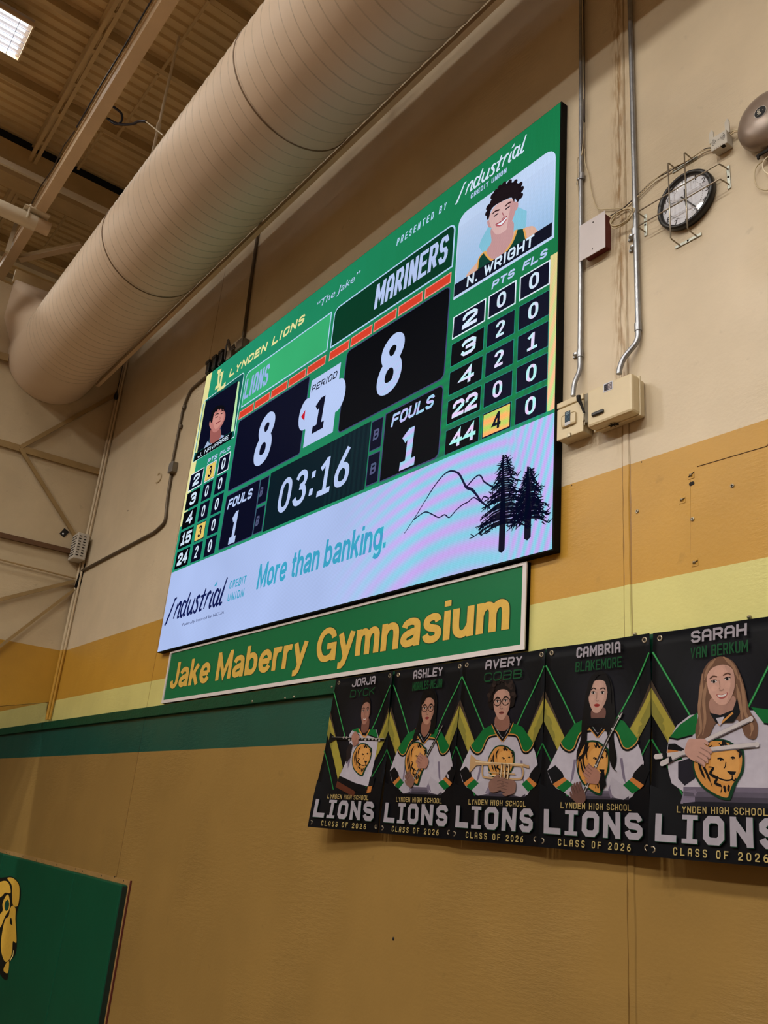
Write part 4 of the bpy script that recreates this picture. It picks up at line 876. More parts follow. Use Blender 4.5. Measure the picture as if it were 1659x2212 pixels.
def banner(idx, first, last, label, tlx, skew, who, dl=0.0, dr=0.0):
    BW, BH = .604, .914; x0, z0 = tlx, .014+2.7-2.7
    z0 = 2.716; BHt = .917
    t = thing('senior_banner', label, 'banner', (x0+BW/2, -.036, z0), 'senior banners hung along the green board')
    sk = lambda v: skew*(1-v)
    tf = lambda q: (x0+q[0]*BW+sk(q[1]), z0+q[1]*BHt)
    ph = idx*1.7
    def fn(x, z):
        v = (z-z0)/BHt; u = (x-x0-sk(v))/BW
        v = min(max(v, 0.0), 1.0); d = -.010*(1-v)**1.2 + .006*math.sin(u*7+ph)*(1-v) - .0045*math.sin(v*9+ph*2)*(.3+u*.7) - .004*math.sin((u*2.2+v*3.1)*3+ph)
        d -= (dl*(1-u)+dr*u)*(1-v)**1.3
        edge = -.012*(abs(u-.5)*2)**6*(1-v*.4)
        return (0, d+edge)
    xs = [x0-.12+ (BW+.14)*k/14 for k in range(15)]; zs = [z0+BHt*k/16 for k in range(17)]
    cl = Print(tf); cl.rect(0, 0, 1, 1, BG1, 0)
    c = cl.build('cloth', M_PRINT, -.044, t, fn, xs, zs)
    so = c.modifiers.new('thickness', 'SOLIDIFY'); so.thickness = .0012; so.offset = -1
    p = Print(tf); p.step = .0004
    # backdrop: soft lighter centre, chevrons, thin green lines
    for k in range(6): s_ = .38-.05*k; p.ell(.53, .66, s_, s_*.82, tuple(BG1[i]+(BG2[i]-BG1[i])*(k+1)/6 for i in range(3))+(1,), 1+k*.5, 24)
    mir = lambda pts: [(1.0-a, b) for a, b in pts]
    for g in ((lambda z: z), mir):
        p.poly(g([(0, .77), (0, .735), (.22, .515), (.205, .53)]), srgb(70, 56, 44), 5)
        p.poly(g([(0, .735), (0, .612), (.30, .30), (.34, .39)]), CHEV, 5)
        p.poly(g([(0, .69), (0, .612), (.12, .49), (.10, .58)]), srgb(140, 134, 60), 5.5)
        p.stroke(g([(.005, .905), (.31, .59)]), .009, GLN, 6); p.stroke(g([(.005, .905), (.31, .59)]), .003, srgb(80, 190, 110), 7)
        p.stroke(g([(.0, .500), (.26, .235)]), .007, GLN, 6)
    p.poly([(0, .30), (0, 0), (1, 0), (1, .30), (.8, .25), (.5, .22), (.2, .25)], BG1, 6)
    T0 = 30
    SIL = srgb(178, 172, 184)
    p.block(first, (.315, .925), (.745, .980), .20, SIL, T0, .04, .15)
    p.block(last, (.31, .853), (.75, .905), .13, srgb(20, 84, 46), T0, .03, .2)
    p.block('LYNDEN HIGH SCHOOL', (.205, .187), (.845, .215), .15, srgb(196, 172, 110), T0, 0, .35)
    p.block('LIONS', (.058, .062), (.945, .177), .26, srgb(24, 70, 50), T0-1, 0, .24, True)
    p.block('LIONS', (.055, .065), (.940, .179), .25, SIL, T0, 0, .26, True)
    p.block('CLASS OF 2026', (.188, .015), (.838, .046), .15, srgb(206, 184, 120), T0, 0, .8)
    who(p)
    p.build('print', M_PRINT, -.0452, t, fn, xs, zs)
    for (u, v) in ((.055, .970), (.955, .970), (.03, .030), (.965, .035)):
        q = tf((u, v)); dd = fn(*q)[1]
        g = MB().lathe([(.0075, 0), (.0085, -.003), (.0125, -.003), (.0135, 0)], (q[0], -.0455+dd, q[1]), 'y', 14).build('grommet', M_SCREW, t)
        MB().lathe([(.0001, -.0002), (.0078, -.0002)], (q[0], -.0462+dd, q[1]), 'y', 12).build('eyelet', M_HOLE, g).location -= Vector((0, 0, 0))
    return t

SKA = srgb(190, 146, 130); SKB = srgb(178, 128, 112); HD = srgb(140, 104, 92)
def who_jorja(p):
    L = 9
    p.poly([(.38, .60), (.42, .63), (.52, .645), (.60, .60), (.68, .60), (.80, .63), (.845, .58), (.84, .50), (.83, .40), (.815, .27), (.60, .29), (.31, .335), (.40, .44), (.42, .52)], JW, L)
    p.poly([(.31, .335), (.60, .29), (.80, .26), (.80, .225), (.58, .245), (.29, .30)], JK, L+1)
    p.poly([(.29, .30), (.58, .245), (.62, .235), (.60, .205), (.28, .262)], srgb(96, 50, 34), L+1)
    p.poly([(.37, .50), (.42, .55), (.47, .53), (.46, .45), (.40, .41)], srgb(40, 32, 34), L+1)
    p.poly([(.47, .53), (.46, .42), (.44, .38), (.42, .42)], JSH, L+1)
    p.poly([(.42, .632), (.52, .645), (.56, .61), (.48, .615)], JG, L+2); p.poly([(.66, .60), (.72, .635), (.80, .625), (.84, .575), (.74, .585)], JG, L+2)
    p.stroke([(.66, .60), (.74, .588), (.84, .57)], .007, JK, L+3); p.stroke([(.44, .61), (.50, .61), (.555, .595)], .006, JK, L+3)
    p.poly([(.81, .33), (.88, .33), (.87, .27), (.80, .25)], JK, L+1); p.poly([(.80, .27), (.86, .275), (.85, .235), (.79, .23)], JO, L+1)
    p.stroke([(.53, .635), (.59, .60), (.65, .58), (.70, .63)], .010, JGO, L+4)
    p.poly([(.56, .64), (.70, .635), (.66, .59), (.60, .595)], JK, L+4)
    p.blob([(.575, .70), (.57, .63), (.62, .61), (.68, .63), (.675, .70)], srgb(126, 84, 72), L+5)
    p.blob([(.525, .74), (.53, .80), (.565, .84), (.61, .85), (.66, .83), (.685, .78), (.68, .72)], srgb(28, 18, 18), L+5)
    face(p, .605, .755, .145, .150, L+6, srgb(172, 124, 108), 0, smile=True)
    lion_emblem(p, .50, .335, .78, .54, L+4)
    p.stroke([(.06, .590), (.14, .582), (.26, .578), (.95, .562)], .016, srgb(14, 14, 18), L+10)
    p.poly([(.055, .620), (.075, .615), (.15, .588), (.15, .572), (.07, .552), (.05, .555)], srgb(18, 18, 22), L+10)
    p.stroke([(.10, .592), (.95, .568)], .003, srgb(190, 184, 178), L+11)
    random.seed(2)
    for k in range(12):
        u = .30+k*.052; p.ell(u, .578-.017*(u-.3)/.65+random.uniform(-.008, .008), .016, .008, srgb(176, 170, 166), L+12, 8)
    hand(p, .50, .575, .17, -1.1, L+14, SKB)
def who_ashley(p):
    L = 9; jersey(p, L)
    p.blob([(.44, .74), (.45, .81), (.50, .85), (.57, .855), (.64, .84), (.685, .79), (.69, .70), (.68, .60), (.64, .58), (.50, .60), (.44, .56), (.40, .46), (.36, .45), (.38, .54), (.40, .60), (.43, .66)], srgb(12, 10, 12), L+8)
    p.blob([(.50, .66), (.49, .60), (.545, .565), (.60, .60), (.61, .66)], srgb(146, 100, 84), L+9)
    face(p, .560, .738, .185, .165, L+10, srgb(186, 138, 118), 0, glasses=True, lips=srgb(150, 60, 62))
    p.blob([(.47, .80), (.50, .845), (.57, .852), (.64, .82), (.665, .76), (.62, .805), (.57, .815), (.53, .80), (.48, .76)], srgb(12, 10, 12), L+13)
    lion_emblem(p, .31, .285, .60, .535, L+8)
    rod(p, (.79, .628), (.43, .29), .014, L+14, srgb(22, 20, 22), srgb(170, 166, 160), (.1, .35, .5, .6, .7, .8, .9))
    hand(p, .56, .42, .19, 2.7, L+16, SKB); hand(p, .40, .315, .18, 2.3, L+16, HD)
def who_avery(p):
    L = 9; jersey(p, L)
    p.blob([(.46, .66), (.45, .60), (.535, .575), (.62, .60), (.60, .66)], srgb(150, 106, 92), L+8)
    p.blob([(.36, .73), (.365, .80), (.42, .85), (.53, .865), (.64, .845), (.685, .79), (.68, .73), (.64, .70), (.41, .70)], srgb(26, 18, 18), L+8)
    face(p, .528, .738, .200, .172, L+9, srgb(196, 152, 136), 0, glasses=True, lips=srgb(150, 84, 78))
    random.seed(7)
    for k in range(46):
        a = random.uniform(-.35, math.pi+.35); r = random.uniform(.72, 1.06)
        p.ell(.525+.155*r*math.cos(a), .775+.085*r*math.sin(a), .021, .013, random.choice([srgb(24, 16, 16), srgb(38, 27, 26), srgb(54, 40, 36)]), L+14+.05*k, 8)
    lion_emblem(p, .39, .30, .68, .50, L+8)
    BR = srgb(196, 160, 116); BD = srgb(96, 66, 38); BL_ = srgb(236, 214, 176)
    p.poly([(.185, .455), (.205, .45), (.26, .425), (.40, .412), (.40, .398), (.26, .395), (.205, .362), (.185, .36)], BR, L+13)
    p.stroke([(.25, .411), (.79, .395), (.86, .385)], .013, BR, L+13); p.stroke([(.25, .415), (.79, .399)], .004, BL_, L+14)
    p.stroke([(.33, .40), (.34, .345), (.40, .33), (.72, .325), (.78, .335), (.79, .37), (.76, .392)], .009, BR, L+13, smooth=3)
    p.stroke([(.40, .36), (.70, .35)], .006, BR, L+13); p.stroke([(.40, .345), (.55, .338)], .005, BL_, L+14)
    for u in (.545, .585, .625): p.stroke([(u, .405), (u-.005, .305)], .014, BD, L+14); p.stroke([(u-.003, .40), (u-.008, .31)], .006, BL_, L+15)
    hand(p, .50, .295, .20, .15, L+17, HD); hand(p, .64, .285, .20, 2.95, L+18, HD)
def who_cambria(p):
    L = 9; jersey(p, L)
    HRK = srgb(14, 11, 14)
    p.blob([(.42, .76), (.45, .82), (.53, .848), (.61, .825), (.66, .76), (.68, .68), (.70, .60), (.69, .52), (.72, .42), (.69, .37), (.65, .42), (.64, .50), (.60, .56), (.45, .57), (.43, .50), (.40, .42), (.34, .38), (.33, .45), (.37, .52), (.38, .60), (.40, .69)], HRK, L+8)
    p.blob([(.48, .66), (.475, .61), (.53, .59), (.60, .61), (.595, .66)], srgb(120, 84, 76), L+9)
    p.poly([(.46, .615), (.62, .612), (.65, .575), (.545, .585), (.43, .575)], JK, L+10)
    face(p, .528, .738, .175, .168, L+11, srgb(204, 164, 150), -.05, lips=srgb(168, 60, 56))
    p.blob([(.44, .72), (.43, .77), (.46, .82), (.53, .845), (.60, .825), (.64, .77), (.655, .68), (.63, .71), (.60, .775), (.565, .815), (.53, .825), (.49, .80), (.46, .75)], HRK, L+15)
    lion_emblem(p, .34, .255, .65, .505, L+8)
    p.stroke([(.44, .50), (.40, .44), (.36, .42), (.35, .36)], .016, HRK, L+13, smooth=4, ww=[1.2, 1, .3]); p.stroke([(.67, .50), (.70, .44), (.69, .38), (.72, .36)], .014, HRK, L+13, smooth=4, ww=[1.2, 1, .3])
    rod(p, (.755, .634), (.38, .235), .015, L+16, srgb(60, 56, 58), srgb(206, 202, 200), (.05, .2, .62, .7, .78, .86, .93))
    p.poly([(.54, .345), (.60, .365), (.62, .30), (.56, .27)], JK, L+15)
    hand(p, .49, .345, .19, 2.6, L+18, SKB); hand(p, .36, .255, .19, 2.0, L+18, srgb(110, 78, 70))
def who_sarah(p):
    L = 9
    p.poly([(.30, .60), (.20, .56), (.13, .50), (.11, .44), (.125, .36), (.15, .31), (.24, .275), (.22, .225), (1.0, .225), (1.0, .60), (.78, .605), (.62, .61), (.45, .61)], JW, L)
    p.poly([(.36, .61), (.22, .56), (.13, .505), (.20, .50), (.30, .51), (.345, .52), (.36, .56)], JG, L+1); p.poly([(.74, .62), (.90, .60), (1.0, .53), (1, .50), (.82, .55)], JG, L+1)
    p.stroke([(.135, .505), (.20, .497), (.32, .512)], .007, JK, L+2); p.stroke([(.82, .55), (.90, .54), (1.0, .50)], .007, JK, L+2)
    p.poly([(.125, .48), (.18, .48), (.25, .455), (.24, .445), (.12, .455)], JK, L+1); p.poly([(.12, .455), (.20, .45), (.22, .425), (.115, .43)], JO, L+1); p.poly([(.115, .43), (.22, .43), (.235, .41), (.115, .40)], JG, L+1)
    p.poly([(.20, .40), (.32, .42), (.37, .38), (.33, .33), (.25, .30), (.20, .33)], srgb(34, 32, 44), L+2)
    p.poly([(.24, .275), (.34, .29), (.40, .24), (.22, .225)], JSH, L+1)
    for k in range(4): p.poly([(.24, .215+.02*k), (1, .215+.02*k), (1, .235+.02*k), (.24, .235+.02*k)], tuple(BG2[i]*(1-k/4)+JSH[i]*(k/4) for i in range(3))+(1,), L+1)
    HB = srgb(116, 84, 66); HB2 = srgb(158, 122, 96)
    p.blob([(.41, .80), (.46, .835), (.545, .848), (.63, .82), (.68, .76), (.71, .69), (.73, .61), (.78, .55), (.765, .49), (.70, .50), (.66, .56), (.60, .58), (.50, .56), (.44, .50), (.36, .485), (.345, .53), (.37, .60), (.37, .68), (.385, .75)], HB, L+8)
    for i, s_ in enumerate(([(.40, .78), (.39, .70), (.375, .62), (.39, .54), (.36, .50)], [(.43, .74), (.41, .66), (.42, .58), (.40, .51)], [(.67, .76), (.695, .68), (.70, .60), (.745, .54), (.73, .50)], [(.65, .72), (.67, .64), (.68, .57)], [(.50, .84), (.44, .80), (.415, .75)], [(.56, .845), (.63, .80), (.665, .74)])):
        p.stroke(s_, .012, HB2, L+9+.2*i, smooth=4, ww=[.5, 1.2, 1, .4])
    p.blob([(.47, .67), (.46, .61), (.54, .575), (.62, .61), (.63, .67)], srgb(176, 134, 120), L+11)
    p.poly([(.455, .605), (.53, .592), (.62, .612), (.65, .66), (.67, .60), (.62, .56), (.50, .56)], JK, L+12)
    p.poly([(.50, .58), (.56, .585), (.53, .545)], JW, L+13); p.stroke([(.52, .55), (.60, .59), (.62, .60)], .008, JGO, L+13)
    face(p, .538, .742, .205, .180, L+13, srgb(214, 168, 152), .10, smile=True, lips=srgb(176, 92, 88), brow=srgb(96, 64, 50))
    lion_emblem(p, .33, .245, .69, .49, L+9)
    ST = srgb(208, 200, 202); SD = srgb(120, 112, 116)
    for a, b, tip in (((.08, .392), (.742, .570), 1), ((.035, .423), (.775, .465), 1)):
        p.stroke([a, b], .020, SD, L+16); p.stroke([(a[0], a[1]+.003), (b[0], b[1]+.002)], .015, ST, L+17); p.ell(b[0], b[1], .016, .012, ST, L+17, 10); p.ell(a[0], a[1], .012, .010, ST, L+17, 10)
        q = (a[0]+(b[0]-a[0])*.12, a[1]+(b[1]-a[1])*.12); p.stroke([a, q], .021, ST, L+18); p.stroke([(a[0]+(b[0]-a[0])*.07, a[1]+(b[1]-a[1])*.07), q], .021, JK, L+19)
    hand(p, .36, .445, .24, -.5, L+20, srgb(204, 158, 144))
banner(0, 'JORJA', 'DYCK', 'first banner from the left: student holding a clarinet level in front of a white jersey', -4.752, 0.0, who_jorja, .080, 0.0)
banner(1, 'ASHLEY', 'MORALES-MEJIA', 'second banner from the left: long dark hair, glasses, clarinet held diagonally', -4.138, 0.0, who_ashley)
banner(2, 'AVERY', 'COBB', 'middle banner: curly haired student with glasses and a brass trumpet', -3.530, 0.0, who_avery)
banner(3, 'CAMBRIA', 'BLAKEMORE', 'fourth banner from the left: long black hair, silver flute held diagonally', -2.918, 0.0, who_cambria, .012, .012)
banner(4, 'SARAH', 'VAN BERKUM', 'rightmost banner: long light brown hair, crossed white drumsticks', -2.300, 0.0, who_sarah, .045, .04)

# ---------------------------------------------------------------- conduits, boxes and cables on the wall
def conduit(name, pts, r, m, label, couplings=(), group=None, clamps=()):
    t = thing(name, label, 'conduit', pts[-1], group)
    P = [Vector(p) for p in pts]; out = [P[0]]
    for i in range(1, len(P)-1):
        a = (P[i-1]-P[i]); b = (P[i+1]-P[i]); d = min(.07, a.length*.45, b.length*.45); p1 = P[i]+a.normalized()*d; p2 = P[i]+b.normalized()*d
        for k in range(5):
            q = k/4; out.append(p1*(1-q)**2+P[i]*2*q*(1-q)+p2*q*q)
    out.append(P[-1])
    MB().tube(out, r, 10).build('pipe', m, t)
    for c in couplings:
        c = Vector(c); MB().tube([c+Vector((0, 0, .022)), c-Vector((0, 0, .022))], r*1.28, 10).build('coupling', m, t)
    for c in clamps:
        MB().tube([(c[0], -.021, c[1]+.006), (c[0], -.021, c[1]-.006)], r*1.22, 12).box(c[0]-r*2.4, c[0]-r*.9, -.012, -.002, c[1]-.007, c[1]+.007, .001).build('clamp', m, t)
    return t
def W3(q, y): return (q[0], y, q[1])
cy = -.021
conduit('conduit', [(-2.785, cy, 10.9), W3((-2.7483,5.7354), cy), W3((-2.7496,5.2439), cy), W3((-2.7476,5.1374), cy), W3((-2.7662,5.0593), -.045), W3((-2.7731,4.9960), -.045), W3((-2.7740,4.9823), -.045)], .0135, M_GALV,
        'metal conduit nearest the scoreboard, with cables tied to it, ending in the small switch box', [W3((-2.7469,6.4470), cy), W3((-2.7485,5.2415), cy)], None, [(-2.7642,6.4345), (-2.7760,5.2483)])
conduit('conduit', [(-2.405, cy, 10.9), W3((-2.3696,5.5390), cy), W3((-2.3681,5.2276), cy), W3((-2.3705,5.1555), cy), W3((-2.4436,5.0688), -.05), W3((-2.4599,5.0087), -.058), W3((-2.4621,4.9863), -.058)], .0145, M_GALV,
        'metal conduit right of the wall joint, bending into the large beige enclosure', [W3((-2.3780,5.8286), cy), W3((-2.3689,5.2353), cy)], None, [(-2.3964,5.8141), (-2.3908,5.7416)])
# small safety switch
OB = .083
q0 = (-2.8479,4.7296); q1 = (-2.6763,4.7233); zt = (-2.8548,4.9434)[1]
sw = thing('safety_switch', 'small beige switch box with blue label, beside the scoreboard edge', 'switch box', ((q0[0]+q1[0])/2, -.04, q0[1]))
MB().box(q0[0], q1[0], -OB+.012, -.002, q0[1], zt, .004).build('body', M_BEIGEBOX, sw)
MB().box(q0[0]-.003, q1[0]+.003, -OB, -OB+.013, q0[1]-.003, zt-.035, .004).build('door', M_BEIGEBOX, sw)
MB().box(q0[0]-.004, q1[0]+.004, -OB-.001, -.002, zt-.028, zt+.004, .003).build('lid', M_BEIGEBOX, sw)
a0 = (-2.8116,4.7864); a1 = (-2.7101,4.8750); mb = MB().box(a0[0], a1[0]-.005, -OB-.012, -OB, a0[1], a1[1]-.02, .010); mb.build('raised_cover', M_BEIGEBOX, sw)
lb = Print(); b0 = (-2.7842,4.7880); b1 = (-2.7474,4.8691); mz = (-2.7845,4.8069)[1]
lb.rect(b0[0], b0[1], b1[0], mz, srgb(196, 196, 200), 1); lb.rect(b0[0], mz, b1[0], b1[1], srgb(16, 44, 66), 1)
for k in range(7): lb.rect(b0[0]+.004, mz+.006+k*.007, b1[0]-.004, mz+.0085+k*.007, srgb(70, 100, 120), 2)
lb.block('D', (b0[0]+.008, b1[1]-.018), (b1[0]-.006, b1[1]-.005), .2, srgb(150, 170, 180), 2)
lb.build('label_sticker', M_PRINTM, -OB-.0125, sw)
hx = q1[0]+.010
g = MB().box(hx-.008, hx+.03, -OB+.01, -.01, zt-.17, zt-.0, .003).build('handle_plate', M_BOXSIDE, sw)
MB().tube([(hx+.004, -OB-.002, zt-.12), (hx-.004, -OB-.014, zt-.075), (hx-.012, -OB-.026, zt-.045), (hx-.012, -OB-.030, zt-.022)], [.006, .007, .012, .012], 8).build('lever_handle', M_BLACK, sw)
MB().tube([(hx+.004, -OB-.004, zt-.115), (hx+.008, -OB-.004, zt-.19)], .004, 6).lathe([(.004, -.003), (.008, 0), (.004, .003)], (hx+.004, -OB-.006, zt-.165), 'y', 10).build('latch', M_SCREW, sw)
MB().box((q0[0]+q1[0])/2-.008, (q0[0]+q1[0])/2+.012, -OB-.010, -OB, q0[1]-.010, q0[1]+.012, .002).build('hasp', M_SCREW, sw)
# large enclosure
OP = .115
c0 = (-2.6206,4.7147); c1 = (-2.3480,4.7104); ct = (-2.3349,4.9265)[1]
pe = thing('electrical_enclosure', 'large beige rounded electrical enclosure with a silver sticker, below the bent conduit', 'enclosure', ((c0[0]+c1[0])/2, -.055, c0[1]))
MB().box(c0[0]+.006, c1[0]-.002, -.05, -.002, c0[1]+.006, ct-.006, .008).build('back_box', M_BEIGEBOX, pe)
MB().box(c0[0], c1[0]+.006, -OP, -.05, c0[1], ct, .014).build('cover', M_BEIGEBOX, pe)
MB().box(c0[0]-.004, c1[0]+.010, -.056, -.048, c0[1]-.004, ct+.004, .003).build('flange', M_BEIGEBOX, pe)
lb = Print(); b0 = (-2.5145,4.8744); b1 = (-2.4542,4.9234)
b0 = (b0[0], (-2.5145,4.8744)[1]); b1 = (b1[0], (-2.4542,4.9234)[1])
lb.rect(b0[0], b0[1], b1[0], b1[1], srgb(196, 198, 204), 1); w_, h_ = b1[0]-b0[0], b1[1]-b0[1]
lb.rect(b0[0]+.1*w_, b0[1]+.12*h_, b1[0]-.1*w_, b1[1]-.12*h_, srgb(70, 64, 78), 2)
lb.block('E', (b0[0]+.12*w_, b0[1]+.25*h_), (b0[0]+.42*w_, b1[1]-.22*h_), .22, srgb(20, 20, 26), 4)
for k in range(4): lb.rect(b0[0]+.5*w_, b0[1]+(.2+.16*k)*h_, b1[0]-.14*w_, b0[1]+(.28+.16*k)*h_, srgb(190, 180, 180), 3)
lb.build('maker_sticker', M_PRINTM, -OP-.0004, pe)
d0 = (-2.5829,4.7649); d1 = (-2.5100,4.7679)
MB().box(d0[0], d1[0], -OP-.012, -OP+.001, d0[1]-.002, d0[1]+.017, .004).build('grip', M_BLACK, pe)
mb = MB(); k0 = (-2.4933,4.7026)
for a in range(7): an = a*.9; mb.bar((k0[0], -.062, c0[1]-.006), (k0[0]+.03*math.cos(an), -.062+.02*math.sin(an), c0[1]-.006), .004, .004)
mb.build('paint_chips', M_HOLE, pe)
# red box with white plate
r0 = (-2.7277,5.8132); r1 = (-2.5472,5.8151); rt = (-2.5369,6.0585)[1]
rbx = thing('alarm_back_box', 'dark red wall box behind a tilted looking white cover plate, left of the clock', 'junction box', ((r0[0]+r1[0])/2, -.025, r0[1]))
MB().box(r0[0]+.025, r1[0]-.004, -.052, -.002, r0[1]+.015, rt-.015, .003).build('box', M_RED, rbx)
pp = MB().box(r0[0], r1[0], -.057, -.053, r0[1], rt, .001).build('cover_plate', M_WHITEPL, rbx)
for q in ((-2.6303,6.0271), (-2.6346,5.8467)):
    MB().lathe([(.0001, -.002), (.004, -.0015), (.004, 0)], (q[0], -.0572, q[1]), 'y', 10).build('screw', M_HOLE, pp)

def cable(name, pts, r, m, label, group=None, smooth=6):
    P = [Vector(p) for p in pts]; out = []
    for i in range(len(P)-1):
        g = lambda j: P[max(0, min(len(P)-1, j))]
        for k in range(smooth):
            t = k/smooth; p0, p1, p2, p3 = g(i-1), g(i), g(i+1), g(i+2)
            out.append(.5*((2*p1)+(p2-p0)*t+(2*p0-5*p1+4*p2-p3)*t*t+(3*p1-p0-3*p2+p3)*t**3))
    out.append(P[-1]); o = MB().tube(out, r, 6).build(name, m); return tag(o, label, 'cable', group)
def wl(pts, off): return [(q[0], -off, q[1]) for q in pts]
cable('cable', [(-2.77, -.034, 10.9)]+wl([(-2.7207,7.1434), (-2.7230,7.0162), (-2.7291,6.8519), (-2.7353,6.7114), (-2.7408,6.6336)], .034), .0042, M_CABLEDK, 'dark brown cable tied along the upper part of the left conduit')
cable('cable', [(-2.79, -.036, 10.9)]+wl([(-2.7328,7.1516), (-2.7280,6.9337), (-2.7299,6.7680), (-2.7389,6.6108), (-2.7751,6.5849), (-2.7702,6.4015), (-2.7526,6.1194)], .03), .0032, M_CABLE, 'beige cable bowing left of the conduit down to the white plate')
cable('cable', wl([(-2.7328,6.6483), (-2.7286,6.5433), (-2.6995,6.4294), (-2.6742,6.2671), (-2.6352,6.1526), (-2.5735,6.1083), (-2.4661,6.0472), (-2.3879,5.9820)], .014), .0032, M_CABLE, 'thin beige cable curving from the conduit toward the coil above the white plate')
# coil
cc_ = (-2.4504,5.9482); pts = []
random.seed(12)
for k in range(64):
    a = k/16*2*math.pi; r = .052+.006*math.sin(k*.7)+.0022*(k//16)
    pts.append((cc_[0]+r*1.25*math.cos(a)+.006*(k//16), -.045-.006*math.sin(a*.5)-.003*(k//16), cc_[1]+r*math.sin(a)*.82+.003*math.sin(k)))
cable('cable_coil', pts, .0034, M_CABLE, 'loose coil of beige cable hanging beside the white plate', None, 3)
cable('cable', wl([(-2.5464,6.0454), (-2.4583,6.0430), (-2.3481,6.0758), (-2.2604,6.1046), (-2.1766,6.1013), (-2.0473,6.0956), (-1.9481,6.1022), (-1.9020,6.0768)], .014)[:], .0034, M_CABLEDK, 'upper dark cable running from the coil past the clock to the wireless unit')
cable('cable', wl([(-2.5418,6.0289), (-2.4371,6.0243), (-2.3381,6.0638), (-2.2436,6.0981), (-2.1558,6.1070), (-2.0554,6.0924), (-1.9562,6.0931), (-1.9026,6.0661)], .020), .0034, M_CABLE, 'lower beige cable running from the coil past the clock to the wireless unit')
cable('cable', wl([(-1.7964,6.0853), (-1.7806,6.0901), (-1.7545,6.0760), (-1.7209,6.0609)], .03), .0036, M_CABLE, 'upper short cable from the wireless unit to the alarm gong')
cable('cable', wl([(-1.7945,6.0713), (-1.7734,6.0754), (-1.7525,6.0651), (-1.7214,6.0520)], .032), .0036, M_CABLE, 'lower short cable from the wireless unit to the alarm gong')
cable('cable', wl([(-1.6162,5.8281), (-1.6427,5.8197), (-1.6787,5.8112), (-1.6932,5.7850), (-1.6963,5.7395), (-1.6889,5.6993), (-1.6663,5.6643), (-1.6368,5.6426), (-1.5992,5.6387)], .02), .0034, M_CABLE, 'large hanging cable loop below the alarm gong')
cable('cable', wl([(-1.6153,5.8244), (-1.6396,5.8122), (-1.6500,5.7894), (-1.6449,5.7564), (-1.6250,5.7226), (-1.5977,5.6930)], .026), .0034, M_STEEL_LT, 'smaller pale cable loop below the alarm gong')

# ---------------------------------------------------------------- clock
CX, CZ = -2.062, 5.846; CR_ = .162; CD = .044
ck = thing('wall_clock', 'round wall clock with black rim behind a wire guard', 'clock', (CX, -.02, CZ-CR_))
MB().lathe([(.001, -.002), (CR_-.006, -.002), (CR_, -.012), (CR_, -CD+.010), (CR_-.006, -CD), (CR_-.018, -CD), (CR_-.026, -CD+.012), (CR_-.026, -.006)], (CX, 0, CZ), 'y', 56).build('rim', M_BLACK, ck)
fc = Print(); fc.ell(CX, CZ, CR_-.024, CR_-.024, srgb(216, 218, 226), 0, 48)
for k in range(60):
    a = math.radians(6*k); r1 = .098; w = .0016 if k % 5 else .0032
    fc.ell(CX+r1*math.sin(a), CZ+r1*math.cos(a), w, w, srgb(30, 30, 36), 2, 8)
for h in range(1, 13):
    a = math.radians(30*h); s_ = str(h); w = (.011*len(s_)+.002)*(.38 if s_ == '1' else 1); cx_, cz_ = CX+.121*math.sin(a), CZ+.121*math.cos(a)
    fc.text(s_, (cx_-w*(.6 if len(s_) == 2 else .75), cz_-.0155), (cx_+w*(.6 if len(s_) == 2 else .75), cz_+.0155), srgb(30, 32, 40), 2, .0)
fc.build('dial', M_PRINTM, -.024, ck)
hb = (-2.0691,5.8578); CX2, CZ2 = CX, CZ
def hand_(name, tip, w, y, tail=.03):
    tx_, tz_ = tip[0]-CX, tip[1]-CZ; l = math.hypot(tx_, tz_); ux, uz = tx_/l, tz_/l
    MB().bar((CX-ux*tail, y, CZ-uz*tail), (CX+ux*l, y, CZ+uz*l), w, .0012, (0, 1, 0)).build(name, M_BLACK, ck)
hand_('hour_hand', (CX-.004, CZ+.070), .008, -.0275, .035)
hand_('minute_hand', (CX+.058, CZ-.080), .0065, -.0295, .04)
hand_('second_hand', (CX-.095, CZ+.028), .0015, -.031, .02)
MB().lathe([(.0001, -.034), (.007, -.033), (.007, -.025)], (CX, 0, CZ), 'y', 12).build('hub', M_BLACK, ck)
prof = [(r_, -.036-.007*(1-(r_/(CR_-.024))**2)) for r_ in [(CR_-.024)*k/8+.0001*(k == 0) for k in range(9)]]
MB().lathe(prof, (CX, 0, CZ), 'y', 40).build('lens', M_GLASS, ck)

# ---------------------------------------------------------------- wire guard over the clock
gd = thing('clock_guard', 'wire guard of four bent steel rods bolted over the round clock', 'wire guard', (CX, -.05, CZ-.24))
GY = -.072
hz = [((-2.3155,5.8974), (-1.8435,5.9059), (-2.3212,5.9058), (-1.8308,5.8981)), ((-2.3158,5.8024), (-1.8413,5.8146), (-2.3198,5.7876), (-1.8438,5.8229))]
for a, b, wa, wb in hz:
    z = (a[1]+b[1])/2; za = (wa[1]+wb[1])/2
    pts = [(-2.322, -.006, z), (-2.322, -.03, z), (-2.322, GY+.006, z), (-2.316, GY, z), (-1.850, GY, z), (-1.842, GY+.006, z), (-1.836, -.03, z), (-1.834, -.006, z)]
    MB().tube(pts, .0036, 8).build('guard_wire', M_WIRE, gd)
for xx in ((-2.1201,6.0524)[0], (-2.0234,5.9878)[0]):
    pts = [(xx, -.006, 6.092), (xx, -.03, 6.092), (xx, GY-.001, 6.092), (xx, GY-.0075, 6.086), (xx, GY-.0075, 5.618), (xx, GY-.001, 5.612), (xx, -.03, 5.612), (xx, -.006, 5.612)]
    MB().tube(pts, .0036, 8).build('guard_wire', M_WIRE, gd)
